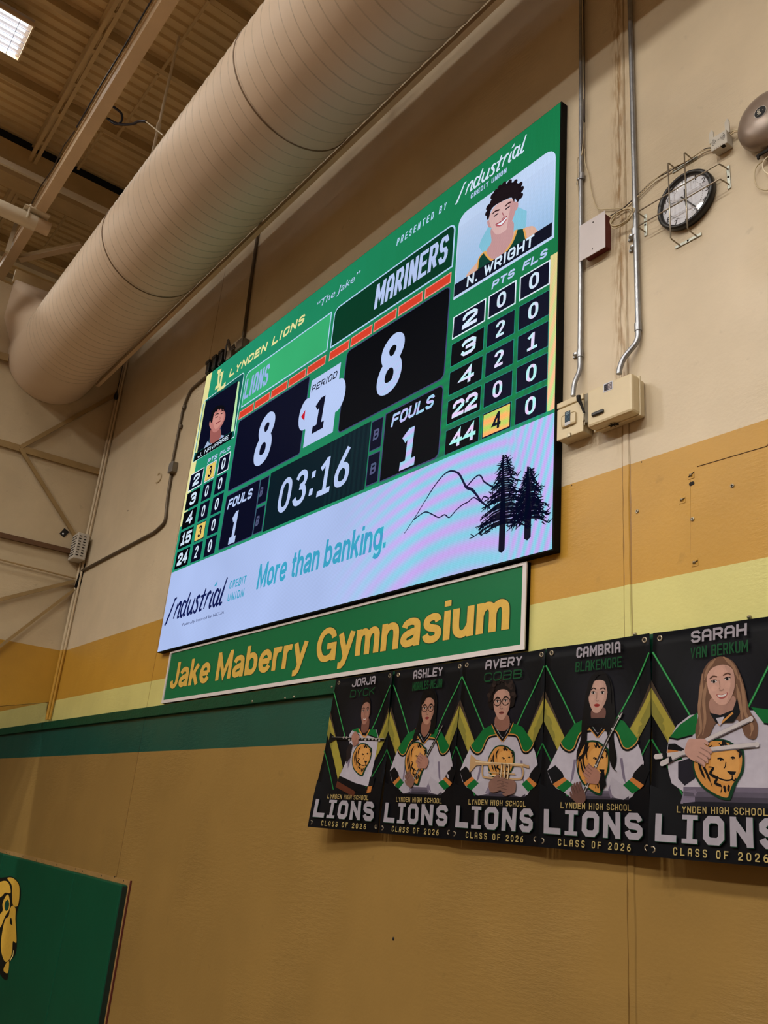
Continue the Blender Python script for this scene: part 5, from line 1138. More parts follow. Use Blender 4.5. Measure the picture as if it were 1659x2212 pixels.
xm = ((-2.1201,6.0524)[0]+(-2.0234,5.9878)[0])/2; zm = ((hz[0][0][1]+hz[0][1][1])/2+(hz[1][0][1]+hz[1][1][1])/2)/2
for (bx, bz, hw, hh) in ((-2.322, zm, .009, .07), (-1.835, zm, .009, .07), (xm, 6.092, .075, .009), (xm, 5.612, .075, .009)):
    b_ = MB().box(bx-hw, bx+hw, -.006, -.001, bz-hh, bz+hh, .002).build('bracket', M_BRACKET, gd)
    MB().lathe([(.0001, -.010), (.005, -.009), (.005, -.005)], (bx, 0, bz), 'y', 10).build('bolt', M_HOLE, b_)

# ---------------------------------------------------------------- wireless unit
AX0, AX1, AZ0, AZ1 = -1.888, -1.799, 6.011, 6.096
ap = thing('wireless_access_point', 'small grey wireless unit with two flat antennas, left of the alarm gong', 'wireless unit', ((AX0+AX1)/2, -.03, AZ0))
MB().box(AX0, AX1, -.060, -.034, AZ0, AZ1, .005).build('front_shell', M_GREYPL, ap)
MB().box(AX0+.004, AX1-.002, -.036, -.003, AZ0+.004, AZ1-.004, .004).build('rear_shell', M_GREYPL, ap)
for xx, ln in ((AX0-.002, .078), (AX1-.004, .088)):
    mb = MB(); w = .012; y0 = -.040
    prof = [(-w, 0), (w, 0), (w*.9, ln*.8), (w*.45, ln), (-w*.2, ln), (-w, ln*.8)]
    vs = [(xx+a, y0+dy, AZ1-.012+b) for dy in (-.004, .004) for a, b in prof]
    mb.add(vs, [tuple(range(6)), tuple(range(11, 5, -1))]+[(i, (i+1) % 6, 6+(i+1) % 6, 6+i) for i in range(6)])
    mb.build('antenna', M_GREYPL, ap)
wv = Print(); wx, wz = (AX0+AX1)/2, (AZ0+AZ1)/2+.006
for sd in (-1, 1):
    for k in range(4):
        r_ = .010+k*.0065
        wv.stroke([(wx+sd*(.006+r_*math.cos(a)), wz+r_*.9*math.sin(a)) for a in [math.radians(-48+16*j) for j in range(7)]], .0022, srgb(50, 48, 46), 1)
wv.rect(wx-.006, wz-.002, wx+.006, wz+.002, srgb(120, 116, 110), 1)
wv.build('wave_symbol', M_PRINTM, -.0602, ap)
mb = MB()
for k in range(5): mb.box(AX0+.018+k*.011, AX0+.022+k*.011, -.0604, -.055, AZ0+.006, AZ0+.009)
mb.box(AX1-.035, AX1-.015, -.0604, -.04, AZ0-.0006, AZ0+.002); mb.build('port_slots', M_HOLE, ap)

# ---------------------------------------------------------------- alarm gong
BX, BZ = -1.590, 6.005; BR_ = .152; BD = -.118
bl = thing('alarm_gong', 'round bronze grey alarm gong with a black oval badge, cut by the right picture edge', 'alarm bell', (BX, -.06, BZ-BR_))
prof = [(BR_-.008, -.034), (BR_, -.040), (BR_-.001, -.052), (BR_*.95, -.074), (BR_*.84, -.094), (BR_*.66, -.108), (BR_*.42, -.116), (BR_*.2, -.1195), (.0001, -.120)]
MB().lathe(prof, (BX, 0, BZ), 'y', 56).build('dome', M_BELL, bl)
bp = Print(); bp.ell(BX, BZ, .031, .031, srgb(190, 184, 176), 0, 28); bp.ell(BX, BZ, .0285, .0285, srgb(12, 12, 16), 1, 28)
bp.block('S', (BX-.016, BZ-.004), (BX, BZ+.018), .25, srgb(170, 164, 150), 2, .1); bp.ell(BX-.002, BZ-.008, .008, .006, srgb(150, 144, 130), 2, 10); bp.ell(BX+.014, BZ+.002, .003, .003, srgb(150, 144, 130), 2, 8)
bp.stroke([(BX-.02, BZ-.013), (BX-.006, BZ-.011)], .0015, srgb(150, 144, 130), 2)
bp.build('badge', M_PRINTM, -.1215, bl)
MB().box(BX-.06, BX+.07, -.034, -.002, BZ-.165, BZ+.05, .006).build('mechanism_box', M_BELL, bl)
MB().box(BX-.075, BX+.09, -.05, -.040, BZ-.172, BZ-.158, .002).box(BX-.072, BX-.062, -.05, -.04, BZ-.185, BZ-.17).build('striker_bracket', M_HOLE, bl)

# ---------------------------------------------------------------- anchors and screws in the mustard band
def anchor(q, label, kind):
    t = thing('wall_anchor', label, 'anchor', (q[0], -.002, q[1]), 'old anchors and screws in the wall')
    if kind == 'ring':
        MB().lathe([(.0035, -.001), (.0045, -.005), (.0085, -.005), (.0095, -.001)], (q[0], 0, q[1]), 'y', 14).build('collar', M_SCREW, t)
        MB().lathe([(.0001, -.0015), (.0042, -.0015)], (q[0], 0, q[1]), 'y', 10).build('hole', M_HOLE, t)
    elif kind == 'hole':
        MB().lathe([(.0001, -.0015), (.010, -.0015)], (q[0], 0, q[1]), 'y', 12).lathe([(.0001, -.0016), (.009, -.0016)], (q[0]+.009, 0, q[1]+.001), 'y', 12).build('hole', M_HOLE, t)
    elif kind == 'plate':
        MB().box(q[0]-.016, q[0]+.016, -.0022, -.0005, q[1]-.017, q[1]+.017, .0006).build('plate', M_WALL, t)
        MB().lathe([(.0001, -.012), (.005, -.011), (.006, -.004)], (q[0], 0, q[1]), 'y', 10).build('stud', M_SCREW, t)
        k_ = 1 if q[1] > 4.3 else .6
        MB().bar((q[0]-.014*k_, -.004, q[1]-.006*k_), (q[0]+.016, -.004, q[1]+.010*k_), .0028, .002, (0, 1, 0)).build('scrape', M_HOLE, t)
    else:
        MB().lathe([(.0001, -.016), (.006, -.013), (.010, -.004), (.010, -.001)], (q[0], 0, q[1]), 'y', 12).build('head', M_SCREW, t)
anchor((-2.1111,4.3469), 'upper anchor plate with a bent stud in the mustard band', 'plate')
anchor((-2.1145,4.3052), 'black double hole just below the upper anchor plate', 'hole')
anchor((-2.1630,4.2394), 'bent scraped screw left of the line of anchors', 'plate')
anchor((-1.9136,4.2404), 'single ring anchor far right in the mustard band', 'ring')
anchor((-2.4086,4.2442), 'ring anchor just right of the wall joint', 'ring')
anchor((-2.1140,4.1347), 'ring anchor in the middle of the line of anchors', 'ring')
anchor((-2.1113,3.9320), 'lowest anchor plate with a bright stud near the yellow band', 'plate')
anchor((-2.4296,3.6514), 'round screw head above the fourth banner', 'head')
anchor((-1.8709,3.6527), 'round screw head above the rightmost banner', 'head')
for q, l_ in (((-2.8154,4.4904), 'tiny dark nail hole at the mustard edge beside the scoreboard'), ((-2.4476,4.4888), 'left one of two tiny nail holes below the large enclosure'), ((-2.3785,4.4922), 'right one of two tiny nail holes below the large enclosure')):
    t = tag(MB().lathe([(.0001, -.0012), (.004, -.0012)], (q[0], 0, q[1]), 'y', 8).build('nail_hole', M_HOLE), l_, 'hole', 'nail holes along the mustard edge')
# bolts on the green board
i = 0
for q in ((-5.8894,3.5631), (-5.4120,3.5561), (-5.2941,3.5580), (-4.8268,3.5905)):
    i += 1
    tag(MB().lathe([(.0001, -.038), (.006, -.037), (.009, -.033), (.009, -.031)], (q[0], 0, q[1]), 'y', 10).build('board_screw', M_SCREW),
        ['screw head in the green board, farthest left of the four', 'screw head in the green board, second from the left', 'screw head in the green board, third from the left', 'screw head in the green board nearest the first banner'][i-1], 'screw', 'screws in the green board')

# ---------------------------------------------------------------- left part of the main wall
conduit('conduit', [W3((-7.8702,7.1614), -.02), W3((-8.3171,7.1409), -.02), W3((-8.4406,6.9664), -.02), W3((-8.4618,6.2957), -.02)], .015, M_GALVDK,
        'conduit curving from the scoreboard top corner down to the small junction box', [W3((-8.4114,6.9572), -.02), W3((-8.4113,6.7178), -.02)])
conduit('conduit', [W3((-8.4246,6.1751), -.02), W3((-8.4076,5.8742), -.02), W3((-8.3436,5.5800), -.02), W3((-8.5835,5.5256), -.02), W3((-10.4047,5.5189), -.02), W3((-10.8853,5.5129), -.022)], .017, M_GALVDK,
        'conduit dropping from the junction box and running left to the wall corner')
q = (-8.3702,6.2038)
jb = thing('junction_box', 'small grey junction box in the conduit left of the scoreboard', 'junction box', (q[0], -.03, q[1]-.06))
MB().box(q[0]-.06, q[0]+.045, -.060, -.002, q[1]-.055, q[1]+.06, .004).build('box', M_BOXSIDE, jb)
MB().box(q[0]-.062, q[0]+.047, -.064, -.060, q[1]-.057, q[1]+.062, .002).build('cover', M_GALV, jb)
conduit('conduit', [W3((-7.2302,8.8354), -.02), W3((-7.1992,8.0429), -.02), W3((-7.1480,7.2247), -.02)], .017, M_GALVDK,
        'dark conduit coming down from the duct to the top edge of the scoreboard', [W3((-34.1121,27.0856), -.02)] if False else [])
# gear on top of the scoreboard
q = (-7.0880,7.1527)
j2 = thing('junction_box', 'square grey junction box at the foot of the dark conduit above the scoreboard', 'junction box', (q[0], -.04, q[1]-.09))
MB().box(q[0]-.075, q[0]+.06, -.075, -.004, 7.116, q[1]+.07, .004).build('box', M_BOXSIDE, j2)
MB().box(q[0]-.078, q[0]+.063, -.080, -.075, 7.114, q[1]+.073, .002).build('cover', M_GALVDK, j2)
q = (-7.3546,7.1480)
tag(MB().box(q[0]-.055, q[0]+.05, -.06, -.004, 7.116, q[1]+.08, .004).build('outlet_box', M_BOXSIDE), 'squat grey outlet box beside the black plugs on the scoreboard edge', 'outlet box')
for i, (pz, lb_) in enumerate((((-7.5067,7.2033), 'black power plug nearest the outlet box'), ((-7.6582,7.2057), 'middle black power plug on the scoreboard edge'), ((-7.8029,7.2037), 'leftmost black power plug at the scoreboard corner'))):
    t = thing('power_plug', lb_, 'plug', (pz[0], -.06, pz[1]-.1), 'black plugs above the scoreboard')
    MB().box(pz[0]-.030, pz[0]+.045, -.085, -.02, 7.116, pz[1]+.045, .008).build('plug_body', M_BLACK, t)
    MB().box(pz[0]-.045, pz[0]+.05, -.095, -.015, pz[1]+.03, pz[1]+.065, .006).build('plug_cap', M_BLACK, t)
    MB().tube([(pz[0]+.04, -.05, 7.19), (pz[0]+.07, -.05, 7.15), (pz[0]+.085, -.045, 7.122)], .012, 8).build('lead', M_BLACK, t)
for k in range(3):
    a = (-7.1975,7.1957); b = (-7.4234,7.2146)
    cable('cable', [(a[0], -.07-.008*k, a[1]+.015*k-.02), (a[0]-.10, -.075, a[1]-.01+.02*k), (b[0]+.03, -.075, b[1]+.10+.02*k), (b[0]-.01+.01*k, -.07, b[1]+.02), (b[0]+.0, -.06, b[1]-.08)], .008, M_CABLEDK,
          ['lowest', 'middle', 'highest'][k]+' of three dark cables looping from the junction box to the plugs', 'dark cables looping above the scoreboard')
# hanging sensor under the duct
q = (-10.6920,7.9140); q2 = (-10.6408,8.4995)
hs = thing('ceiling_microphone', 'small black device hanging by a cord in the wall corner under the duct', 'device', (q[0], -.12, q[1]-.05))
MB().tube([(q[0], -.12, q[1]-.055), (q[0], -.12, q[1]-.02), (q[0], -.12, q[1]+.03), (q[0], -.12, q[1]+.07)], [.02, .032, .022, .008], 10).build('body', M_BLACK, hs)
MB().tube([(q[0], -.12, q[1]+.06), (q[0]+.0, -.12, q2[1]+.2)], .006, 6).build('cord', M_BLACK, hs)

cable('cable', wl([(-8.8619,6.2671), (-8.8150,6.2852), (-8.7487,6.2349), (-8.7607,6.1887), (-8.8048,6.1727), (-8.8731,6.1817)], .01), .006, M_CABLE, 'small stiff loop of wire on the wall left of the junction box')
for q, l_ in (((-9.6459,6.0363), 'small dark hook hole in the tan wall between the corner and the conduit'), ((-4.0207,2.1947), 'tiny dark speck hole low in the middle of the lower wall')):
    tag(MB().lathe([(.0001, -.003), (.009, -.002), (.009, -.001)], (q[0], 0, q[1]), 'y', 8).build('nail_hole', M_HOLE), l_, 'hole')

# ---------------------------------------------------------------- braces and fittings on the end wall
def lw(q, d=.03): return (XL+d, q[0], q[1])
BN = []
def brace(a, b, w, h, label, m=M_STEEL_DK):
    BN.append(1); d_ = .02+.005*len(BN); A_, B_ = Vector(lw(a, d_)), Vector(lw(b, d_)); o = MB().bar(A_, B_, w, h, (1, 0, 0)).build('wall_brace', m)
    return tag(o, label, 'brace', 'thin steel braces on the end wall')
M_BR = mat('brace_paint', srgb(150, 124, 80), .55, 0, 0, 5, .12, 4)
brace((-1.6454,6.8716), (0.0078,6.8993), .085, .03, 'upper level brace on the end wall, a double painted rail', M_BR)
brace((-1.0811,6.8932), (0.0177,8.1397), .05, .03, 'brace rising from the upper rail toward the duct', M_BR)
brace((-1.0784,6.8812), (-0.0090,5.7819), .045, .03, 'brace falling from the upper rail to the grille box', M_BR)
brace((-1.3695,5.7203), (-0.0615,5.7430), .06, .04, 'dark level brace meeting the grille box', mat('brace_dark', srgb(92, 62, 34), .6))
brace((-1.2995,5.4286), (-0.0636,5.4143), .014, .02, 'thin level seam rail below the dark brace', M_BR)
brace((-1.1507,4.8078), (-0.0675,5.3767), .045, .03, 'shallow brace climbing to the black corner bar', M_BR)
brace((-0.9872,4.1253), (-0.0508,5.2710), .035, .03, 'steep lowest brace climbing to the black corner bar', M_BR)
brace((-1.7975,7.9717), (-1.4914,8.0020), .10, .03, 'short stub rail at the edge of the duct opening', M_BR)
o = MB().bar(lw((0.0030,5.6100), .10), lw((-0.0375,5.2924), .10), .05, .05, (1, 0, 0)).build('corner_bar', M_BLACKM); tag(o, 'black vertical bar in the wall corner below the grille box', 'bar')
a = (0.0324,5.7300); gx = XL+.14; gz = a[1]+.06; gb = thing('wall_sounder', 'small pale perforated box in the wall corner', 'sounder', (gx, -.12, gz-.16))
MB().box(gx-.12, gx+.10, -.20, -.05, gz-.17, gz+.17, .01).build('housing', M_GREYPL, gb)
mb = MB()
for r_ in range(8):
    for c_ in range(4): mb.box(gx-.09+c_*.045, gx-.062+c_*.045, -.204, -.19, gz-.13+r_*.036, gz-.119+r_*.036)
    for c_ in range(2): mb.box(gx+.09, gx+.104, -.18+c_*.06, -.15+c_*.06, gz-.13+r_*.036, gz-.119+r_*.036)
mb.build('slots', M_HOLE, gb)['kind'] = 'stuff'
a = (-0.3097,5.9764)
cd = thing('notice_card', 'tiny tilted black card stuck on the end wall', 'card', (XL+.004, a[0], a[1]))
A_, B_ = Vector(lw((-0.3344,5.9256), .005)), Vector(lw((-0.2879,6.0140), .005)); MB().bar(A_, B_, .075, .006, (1, 0, 0)).build('card', M_BLACK, cd)
q = (-0.3255,5.9531); MB().lathe([(.0001, .001), (.012, .001)], (XL+.010, q[0], q[1]), 'x', 10).build('dot', M_FACE, cd)

# ---------------------------------------------------------------- wall pads, lower left
PX = [-11.94, -11.329, -8.853, -7.672]; PZ1 = 2.128; PZ0 = .12
PXS = [(-12.0, -11.335), (-11.329, -8.857), (-8.851, -7.672)]
bk = thing('pad_backing', 'plywood backing strip with a red stained end, behind the green wall pads', 'backing board', (-10, -.005, .1))
MB().box(-12.0, -7.640, -.015, -.002, .08, 2.163).build('plywood', M_PLY, bk)
MB().box(-7.640, -7.632, -.016, -.002, .08, 2.165).build('stained_edge', M_PLYEDGE, bk)
mb = MB()
for q in ((-11.4527,2.1422), (-11.3061,2.1423), (-10.7820,2.1405), (-10.2683,2.1409), (-10.0731,2.1437), (-9.5940,2.1439), (-9.0213,2.1494), (-8.8143,2.1465), (-8.3096,2.1476), (-7.9960,2.1661), (-7.7783,2.1521)): mb.lathe([(.0001, -.017), (.007, -.016), (.007, -.013)], (q[0], 0, q[1]), 'y', 8)
mb.build('screw_heads', M_HOLE, bk)['kind'] = 'stuff'
for i, (a, b) in enumerate(PXS):
    t = thing('wall_pad', ['narrow sliver of green wall pad at the left picture edge', 'wide dark green vinyl wall pad carrying the gold lion', 'dark green vinyl wall pad at the right end, plain'][i], 'wall pad', ((a+b)/2, -.04, PZ0), 'green wall pads')
    MB().box(a, b, -.074, -.016, PZ0, PZ1, .012).build('cushion', M_PAD, t)
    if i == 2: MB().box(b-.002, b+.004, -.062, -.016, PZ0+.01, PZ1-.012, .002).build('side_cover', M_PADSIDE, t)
em_ = thing('lion_emblem', 'gold and black lion head emblem on the wall pad, cut by the left picture edge', 'emblem', (-10.9, -.075, 1.2))
lp = Print(); GO = srgb(206, 164, 62); KK = srgb(10, 12, 8)
H_ = .0765
lp.blob([(-11.6524,1.8024),(-11.0649,1.8994),(-10.7725,1.9259),(-10.4614,1.8728),(-10.3348,1.7485),(-10.3567,1.6452),(-10.3255,1.5486),(-10.1373,1.3436),(-10.1273,1.2329),(-10.2492,1.1512),(-10.1973,1.0084),(-10.3689,0.9888),(-10.7136,1.0322),(-11.2006,1.0091),(-11.8886,1.1801),(-12.2367,1.5169)], KK, 1, 4)
lp.blob([(-11.5480,1.7742),(-11.2910,1.8250),(-11.0341,1.8640),(-10.8595,1.8455),(-10.7356,1.7690),(-10.9344,1.7497),(-11.0366,1.7041),(-11.2830,1.6524)], GO, 3)
lp.blob([(-10.9733,1.8963),(-10.7641,1.9160),(-10.5137,1.8767),(-10.4088,1.7920),(-10.3821,1.6761),(-10.5544,1.6663),(-10.6722,1.7664),(-10.7565,1.8460)], GO, 3)
lp.blob([(-10.8826,1.5703),(-10.9456,1.6336),(-10.8988,1.7090),(-10.8061,1.7428),(-10.7056,1.6936),(-10.6443,1.6138),(-10.7459,1.5337),(-10.8210,1.4217),(-10.9525,1.3710),(-11.0199,1.4848)], GO, 3)
lp.blob([(-10.8402,1.6098),(-10.8566,1.6605),(-10.7754,1.6951),(-10.6909,1.6605),(-10.6908,1.6087),(-10.7555,1.5844)], srgb(6, 60, 44), 4)
lp.blob([(-10.6217,1.5479),(-10.6200,1.6250),(-10.5478,1.6585),(-10.4311,1.6371),(-10.3608,1.5445),(-10.2385,1.4357),(-10.1659,1.3478),(-10.2838,1.3441),(-10.2362,1.2494),(-10.2735,1.1797),(-10.3998,1.1368),(-10.5759,1.1847),(-10.6853,1.2694),(-10.7310,1.3986),(-10.7187,1.5025)], GO, 3)
lp.poly([(-10.5501,1.5350),(-10.4987,1.5410),(-10.4112,1.4802),(-10.5168,1.4841)], KK, 5)
lp.blob([(-10.2695,1.1562),(-10.2336,1.0580),(-10.3957,1.0567),(-10.3582,1.1269)], GO, 3)
lp.stroke([(-10.1943,1.2754),(-10.1837,1.2248),(-10.2482,1.1690)], .02, srgb(226, 206, 130), 5)
lp.blob([(-12.0170,1.6354),(-11.5873,1.7332),(-11.2526,1.6193),(-11.0316,1.3785),(-10.7310,1.2044),(-11.0119,1.1224),(-11.6049,1.2622)], GO, 3)
lp.build('decal', M_PRINTM, -.0745, em_)

# ---------------------------------------------------------------- spiral duct
DY, DZ, DR = -.945, 8.170, .543
dt = thing('spiral_duct', 'huge round tan spiral air duct running along the top of the main wall', 'duct', (-5, DY, DZ-DR))
mb = MB(); n = 72; prof = []
random.seed(5); x = -10.25; xs_ = []
while x < 3.0: xs_.append(x); x += .1245
for x in xs_: prof += [(DR+.0015*math.sin(x*2.1), x), (DR+.0025, x+.062)]
mb.lathe([(r_, d_) for r_, d_ in prof], (0, DY, DZ), 'x', n); mb.build('shell', M_DUCT, dt)
# helical lock seam
mb = MB(); segs = 40; turns = int(13.2/.1245); vs = []; fs = []
for k in range(turns*segs+1):
    a = -2*math.pi*k/segs; xx = -10.25+.1245*k/segs
    for dx, dr in ((-.007, .0010), (0, .0065), (.007, .0010)): vs.append((xx+dx, DY+(DR+dr)*math.cos(a), DZ+(DR+dr)*math.sin(a)))
for k in range(turns*segs): fs += [(3*k, 3*k+1, 3*k+4, 3*k+3), (3*k+1, 3*k+2, 3*k+5, 3*k+4)]
mb.add(vs, fs, True); mb.build('spiral_seam', M_SEAMD, dt)
for xx in (-7.63, -4.87, -2.1):
    MB().lathe([(DR+.001, xx-.006), (DR+.009, xx-.004), (DR+.009, xx+.004), (DR+.001, xx+.006)], (0, DY, DZ), 'x', 72).build('section_joint', M_JOINT, dt)
# square-to-round boot at the end wall
mb = MB(); N_ = 48; R0 = []; R1 = []
y0, y1, z0_, z1_ = -1.66, -.40, 7.58, 9.12
for k in range(N_):
    a = 2*math.pi*k/N_+math.pi/4; c_, s_ = math.cos(a), math.sin(a)
    m_ = max(abs(c_), abs(s_)); R0.append(((y0+y1)/2+c_/m_*(y1-y0)/2, (z0_+z1_)/2+s_/m_*(z1_-z0_)/2)); R1.append((DY+DR*c_, DZ+DR*s_))
# lower half of the opening is round
for k in range(N_):
    a = 2*math.pi*k/N_+math.pi/4
    if math.sin(a) < .15: R0[k] = (DY+DR*1.04*math.cos(a), DZ+DR*1.04*math.sin(a))
M_ = 10; vs = []
for j in range(M_+1):
    t = j/M_; s_ = t*t*(3-2*t)
    for k in range(N_): vs.append((XL+.005+(-10.2-XL)*t, R0[k][0]*(1-s_)+R1[k][0]*s_, R0[k][1]*(1-s_)+R1[k][1]*s_))
mb.add(vs, [(j*N_+k, j*N_+(k+1) % N_, (j+1)*N_+(k+1) % N_, (j+1)*N_+k) for j in range(M_) for k in range(N_)], True)
mb.build('transition_boot', M_DUCT, dt)
MB().box(XL+.0, XL+.05, y0-.02, y1+.02, z1_-.04, z1_+.16).build('boot_flange', M_STEEL_DK, dt)
# duct hangers
def rod_h(name, label, p, q, r, m, extra=None):
    t = thing(name, label, 'hanger', p, 'rods hanging the duct from the roof'); MB().tube([p, q], r, 8).build('rod', m, t); return t
h1 = rod_h('duct_hanger', 'long pale hanger rod reaching the duct near its middle joint', (-7.63, DY-DR*.42, DZ+DR*.911), (-7.63, DY-DR*.42, 10.93), .016, M_STEEL_LT)
MB().tube([(-7.63, DY-DR*.42, 9.55), (-7.63, DY-DR*.42, 9.66)], .026, 8).build('turnbuckle', M_STEEL_LT, h1)
h2 = rod_h('duct_hanger', 'double flat hanger strap at the top picture edge', (-4.87, DY-DR*.42, DZ+DR*.911), (-4.87, DY-DR*.42, 10.93), .018, M_STEEL_LT)
MB().bar((-4.90, DY-DR*.42-.03, DZ+DR*.93), (-4.90, DY-DR*.42-.03, 10.9), .03, .008, (0, 1, 0)).build('strap', M_STEEL_LT, h2)
# ledge strip between duct and wall
tag(MB().bar((-10.7, -.385, 7.975), (3.0, -.385, 7.975), .045, .05).build('duct_support_rail', M_STEEL), 'tan rail running along the underside of the duct, wall side', 'rail')

# ---------------------------------------------------------------- roof steel
def ibeam(t, x0, x1, yc, z0, h, w, m, tw=.012):
    MB().box(x0, x1, yc-w/2, yc+w/2, z0, z0+tw).build('bottom_flange', m, t)
    MB().box(x0, x1, yc-tw/2, yc+tw/2, z0+tw, z0+h-tw).build('web', m, t)
    MB().box(x0, x1, yc-w/2, yc+w/2, z0+h-tw, z0+h).build('top_flange', m, t)
bmz = 6.8+2.7
# angle 78.45 deg to the near bottom edge, 77.45 to the far one
by0 = 6.8/math.tan(math.radians(78.45))-3.2; by1 = 6.8/math.tan(math.radians(77.45))-3.2
bt = thing('roof_beam', 'long tan steel box beam under the roof, left of the duct', 'beam', (-7, (by0+by1)/2, bmz))
MB().box(-16.9, 3.0, by0, by1, bmz, bmz+.012).build('bottom_flange', M_STEEL, bt)
MB().box(-16.9, 3.0, by0+.02, by1-.02, bmz+.012, bmz+.232).build('web', M_STEEL, bt)
MB().box(-16.9, 3.0, by0+.004, by1-.004, bmz+.232, bmz+.245).build('top_flange', M_STEEL, bt)
tag(MB().tube([(-8.4, by0-.02, bmz+.235), (-7.6, by0-.035, bmz+.19), (-7.0, by0-.02, bmz+.24), (-6.3, by0-.03, bmz+.20), (-5.6, by0-.02, bmz+.24), (-9.3, by0-.02, bmz+.22)][:5], .008, 6).build('cable', M_NAVY), 'dark cable lying along the near top edge of the roof beam', 'cable')
tag(MB().tube([(-10.2, by0-.02, bmz+.20), (-9.7, by0-.03, bmz+.24), (-9.2, by0-.02, bmz+.2), (-8.8, by0-.035, bmz+.24), (-8.45, by0-.02, bmz+.22)], .007, 6).build('cable', M_CABLEDK), 'lower stretch of dark cable along the roof beam near the pipe', 'cable')
cable('cable', [(-7.5634,-1.6843,9.5000), (-7.5719,-1.5869,9.4800), (-7.6431,-1.5530,9.4500), (-7.6874,-1.5904,9.4200), (-7.7649,-1.6680,9.5000)], .013, M_NAVY, 'loop of navy cable hanging off the roof beam')
cable('cable', [(-7.7649,-1.6680,9.5000), (-7.6669,-1.5680,9.4200), (-7.4331,-1.4911,9.3000), (-7.2356,-1.4778,9.2000), (-7.0761,-1.4515,9.1000)], .014, M_NAVY, 'navy cable stretching from the roof beam toward the duct')
cable('cable', [(-7.0761,-1.4515,9.1000), (-6.7416,-1.3517,8.7500)], .007, M_STEEL_LT, 'thin pale wire tying the navy cable to the duct')
# cross pipe bracketed under the beam
pA = Vector((-9.9448,-2.1671,9.3800)); pB = Vector((-9.9121,-1.5800,9.3800))
px_ = (pA.x+pB.x)/2
pt = thing('cross_pipe', 'pale round pipe crossing under the roof beam, capped just past it', 'pipe', (px_, -2, 9.38))
MB().tube([(px_, -9, 9.38), (px_, pB.y-.16, 9.38)], .095, 20).build('pipe', M_STEEL_LT, pt)
MB().tube([(px_, pB.y-.2, 9.38), (px_, pB.y, 9.38)], .088, 20).build('end_cap', M_STEEL, pt)
MB().box(px_-.13, px_+.13, by0-.12, by1+.06, 9.485, 9.50).build('clamp_plate', M_STEEL_LT, pt)
MB().tube([(px_-.11, by0-.06, 9.53), (px_-.11, by0-.06, 9.34)], .014, 8).tube([(px_+.11, by0-.06, 9.53), (px_+.11, by0-.06, 9.34)], .014, 8).build('clamp_bolts', M_STEEL_LT, pt)
# joists along the room (double angles with a slot)
def joist(yc, z, label, lo=-16.9, hi=3.0):
    t = thing('roof_joist', label, 'joist', (-7, yc, z), 'double angle roof joists')
    for s_ in (-1, 1): MB().box(lo, hi, yc+s_*.035-.022, yc+s_*.035+.022, z, z+.05).build('angle_bar', M_STEEL_DK, t)
    mb = MB(); x = lo
    while x < hi: mb.box(x, x+.06, yc-.014, yc+.014, z+.006, z+.04); x += .62
    mb.build('spacers', M_STEEL_DK, t)
    mb = MB(); x = lo; k = 0
    while x < hi-.6: mb.bar((x, yc, z+.05), (x+.31, yc, 10.90), .018, .018); mb.bar((x+.31, yc, 10.90), (x+.62, yc, z+.05), .018, .018); x += .62
    mb.build('lacing', M_STEEL_DK, t)
    MB().box(lo, hi, yc-.05, yc+.05, 10.90, 10.945).build('top_chord', M_STEEL_DK, t)
joist(-1.90, 10.62, 'double angle joist left of the roof beam, nearest the camera')
joist(-6.3, 10.62, 'double angle joist farther out over the court')
# purlins running toward the main wall
for i, (xx, lb_) in enumerate(((-16.1, 'purlin at the far end of the roof'), (-14.4, 'purlin beyond the end wall top'), (-12.9, 'purlin just past the end wall'), (-9.48, 'purlin crossing beside the cross pipe'), (-8.10, 'purlin near the long hanger rod'), (-6.86, 'purlin near the top picture edge'), (-5.4, 'purlin just outside the top picture edge'))):
    t = thing('roof_purlin', lb_, 'purlin', (xx, -3, 10.8), 'purlins under the roof deck')
    MB().box(xx-.035, xx+.035, -9, -.02, 10.80, 10.815).build('lower_flange', M_STEEL_DK, t)
    MB().box(xx-.006, xx+.006, -9, -.02, 10.815, 10.945).build('web', M_STEEL_DK, t)
# deep girder; near-black block above it stands in for the gap's shade
gt = thing('roof_girder', 'deep dark tan girder crossing toward the main wall, with a dark gap above', 'girder', (-10.6, -3, 10.2))
MB().box(-10.80, -10.50, -9, -.02, 10.30, 10.78).build('girder_body', M_STEEL_DK, gt)
MB().box(-10.74, -10.56, -9, -.02, 10.78, 10.94).build('gap_shade_block', M_GAP, gt)
# pale tubes crossing farther left
for i, (a, b, z, lb_) in enumerate((((128, 416), (230, 461), 10.2, 'thin pale tube beside the deep girder'), ((33, 570), (125, 608), 10.0, 'pale tube crossing behind the duct end, upper'), ((45, 612), (105, 640), 9.6, 'pale tube crossing behind the duct end, lower'))):
    xx = {0: (-10.2448,-1.2090,10.2000), 1: (-12.0117,-1.2456,10.0000), 2: (-11.8131,-1.2484,9.6000)}[i][0]
    tag(MB().box(xx-.05 if i else xx-.02, xx+.05 if i else xx+.02, -4.0 if i else -2.6, -.02, z, z+.08).build('roof_tube', M_STEEL_LT), lb_, 'tube', 'pale tubes under the roof')
# bridging bars
for i, (xa, xb, yy, lb_) in enumerate(((-8.05, -6.86, -1.16, 'bridging bar between the purlins near the top picture edge'), (-9.45, -8.15, -1.17, 'bridging bar beside the long hanger rod'), (-12.93, -10.78, -1.5, 'bridging bar past the deep girder'), (-10.4, -9.5, -1.35, 'short bridging bar beside the deep girder'), (-12.93, -10.78, -1.15, 'bridging bar between the duct and the deep girder'))):
    tag(MB().bar((xa, yy, 10.788), (xb, yy, 10.788), .03, .03).build('bridging_bar', M_STEEL_DK), lb_, 'bar', 'bridging bars between the purlins')
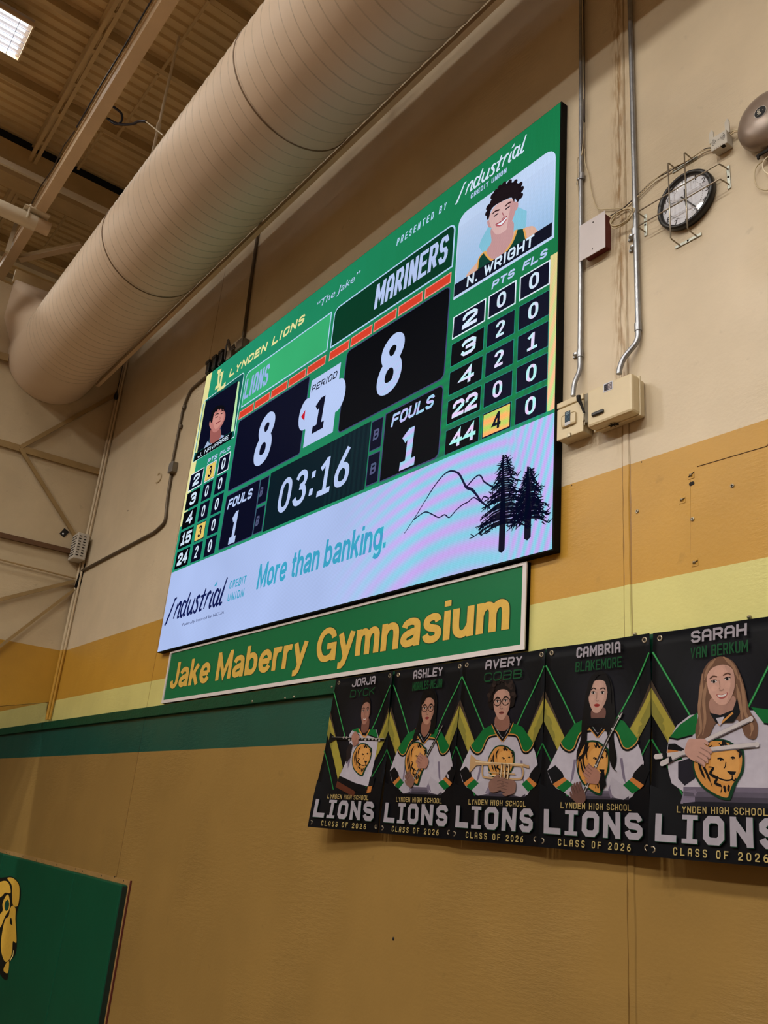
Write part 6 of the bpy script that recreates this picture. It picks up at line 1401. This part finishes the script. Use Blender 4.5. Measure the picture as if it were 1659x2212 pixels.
# diagonal brace
a = (-11.2535,-1.6251,9.6200); b = (-10.7426,-0.9850,9.9000)
dg = thing('diagonal_brace', 'sloping steel angle brace between the roof beam and the duct', 'brace', a)
MB().bar(a, b, .10, .012).build('flat_leg', M_STEEL, dg); MB().bar((a[0]-.03, a[1]-.03, a[2]+.04), (b[0]-.03, b[1]-.03, b[2]+.04), .012, .09).build('upright_leg', M_STEEL_DK, dg)
a = (-10.8379,-1.8514,9.4000); b = (-11.2865,-1.7858,10.2000)
tag(MB().bar(a, b, .05, .03).build('diagonal_strut', M_STEEL_LT), 'short pale strut left of the roof beam', 'strut')

# ---------------------------------------------------------------- ceiling light fixtures
def make_fixture():
    t = thing('light_fixture', 'bright fluorescent fixture with a wire guard, in the top left corner of the picture', 'light', (0, 0, 0), 'fluorescent fixtures under the roof')
    MB().box(-.30, .30, -.62, .62, .035, .09, .006).build('housing', M_SIGNF, t)
    MB().box(-.31, -.295, -.63, .63, -.01, .04).box(.295, .31, -.63, .63, -.01, .04).box(-.31, .31, -.63, -.615, -.01, .04).box(-.31, .31, .615, .63, -.01, .04).build('rim', M_STEEL, t)
    for k in range(6): MB().tube([(-.25+k*.1, -.57, .012), (-.25+k*.1, .57, .012)], .013, 8).build('tube', M_TUBE, t)
    mb = MB()
    for k in range(5): mb.tube([(-.2+k*.1, -.6, -.012), (-.2+k*.1, .6, -.012)], .0035, 5)
    for k in range(5): mb.tube([(-.30, -.48+k*.24, -.016), (.30, -.48+k*.24, -.016)], .0035, 5)
    mb.build('wire_guard', mat('guard_grey', srgb(120, 130, 160), .4), t)
    ld = bpy.data.lights.new('lamp', 'AREA'); ld.shape = 'RECTANGLE'; ld.size = .56; ld.size_y = 1.18; ld.energy = LAMP_POWER; ld.color = LAMP_COLOR
    l = bpy.data.objects.new('lamp', ld); COL.objects.link(l); l.parent = t; l.location = (0, 0, .032)
    return t
fx = make_fixture(); kids = [c for c in COL.objects if c.parent == fx]
first = True; k = 0
XN = ['at the far left end', 'second along', 'in the middle', 'fourth along', 'at the right end', 'added past the partition to brighten the corner, at the end']; YN = ['row nearest the scoreboard', 'middle row', 'row farthest from the scoreboard']
for j, yy in enumerate(FIX_Y):
    for i, xx in enumerate(FIX_X):
        if first: r = fx; first = False
        else:
            r = fx.copy(); COL.objects.link(r); r['label'] = 'light fixture '+XN[i]+' of the '+YN[j]
            for c in kids:
                d = c.copy(); COL.objects.link(d); d.parent = r
                if c.type == 'LIGHT': d.data = c.data.copy()
        for c in COL.objects:
            if c.parent == r and c.type == 'LIGHT': c.data.energy = LAMP_POWER*ROW_POWER[j]*COL_POWER[i]
        r.location = (xx, yy, FIX_Z)
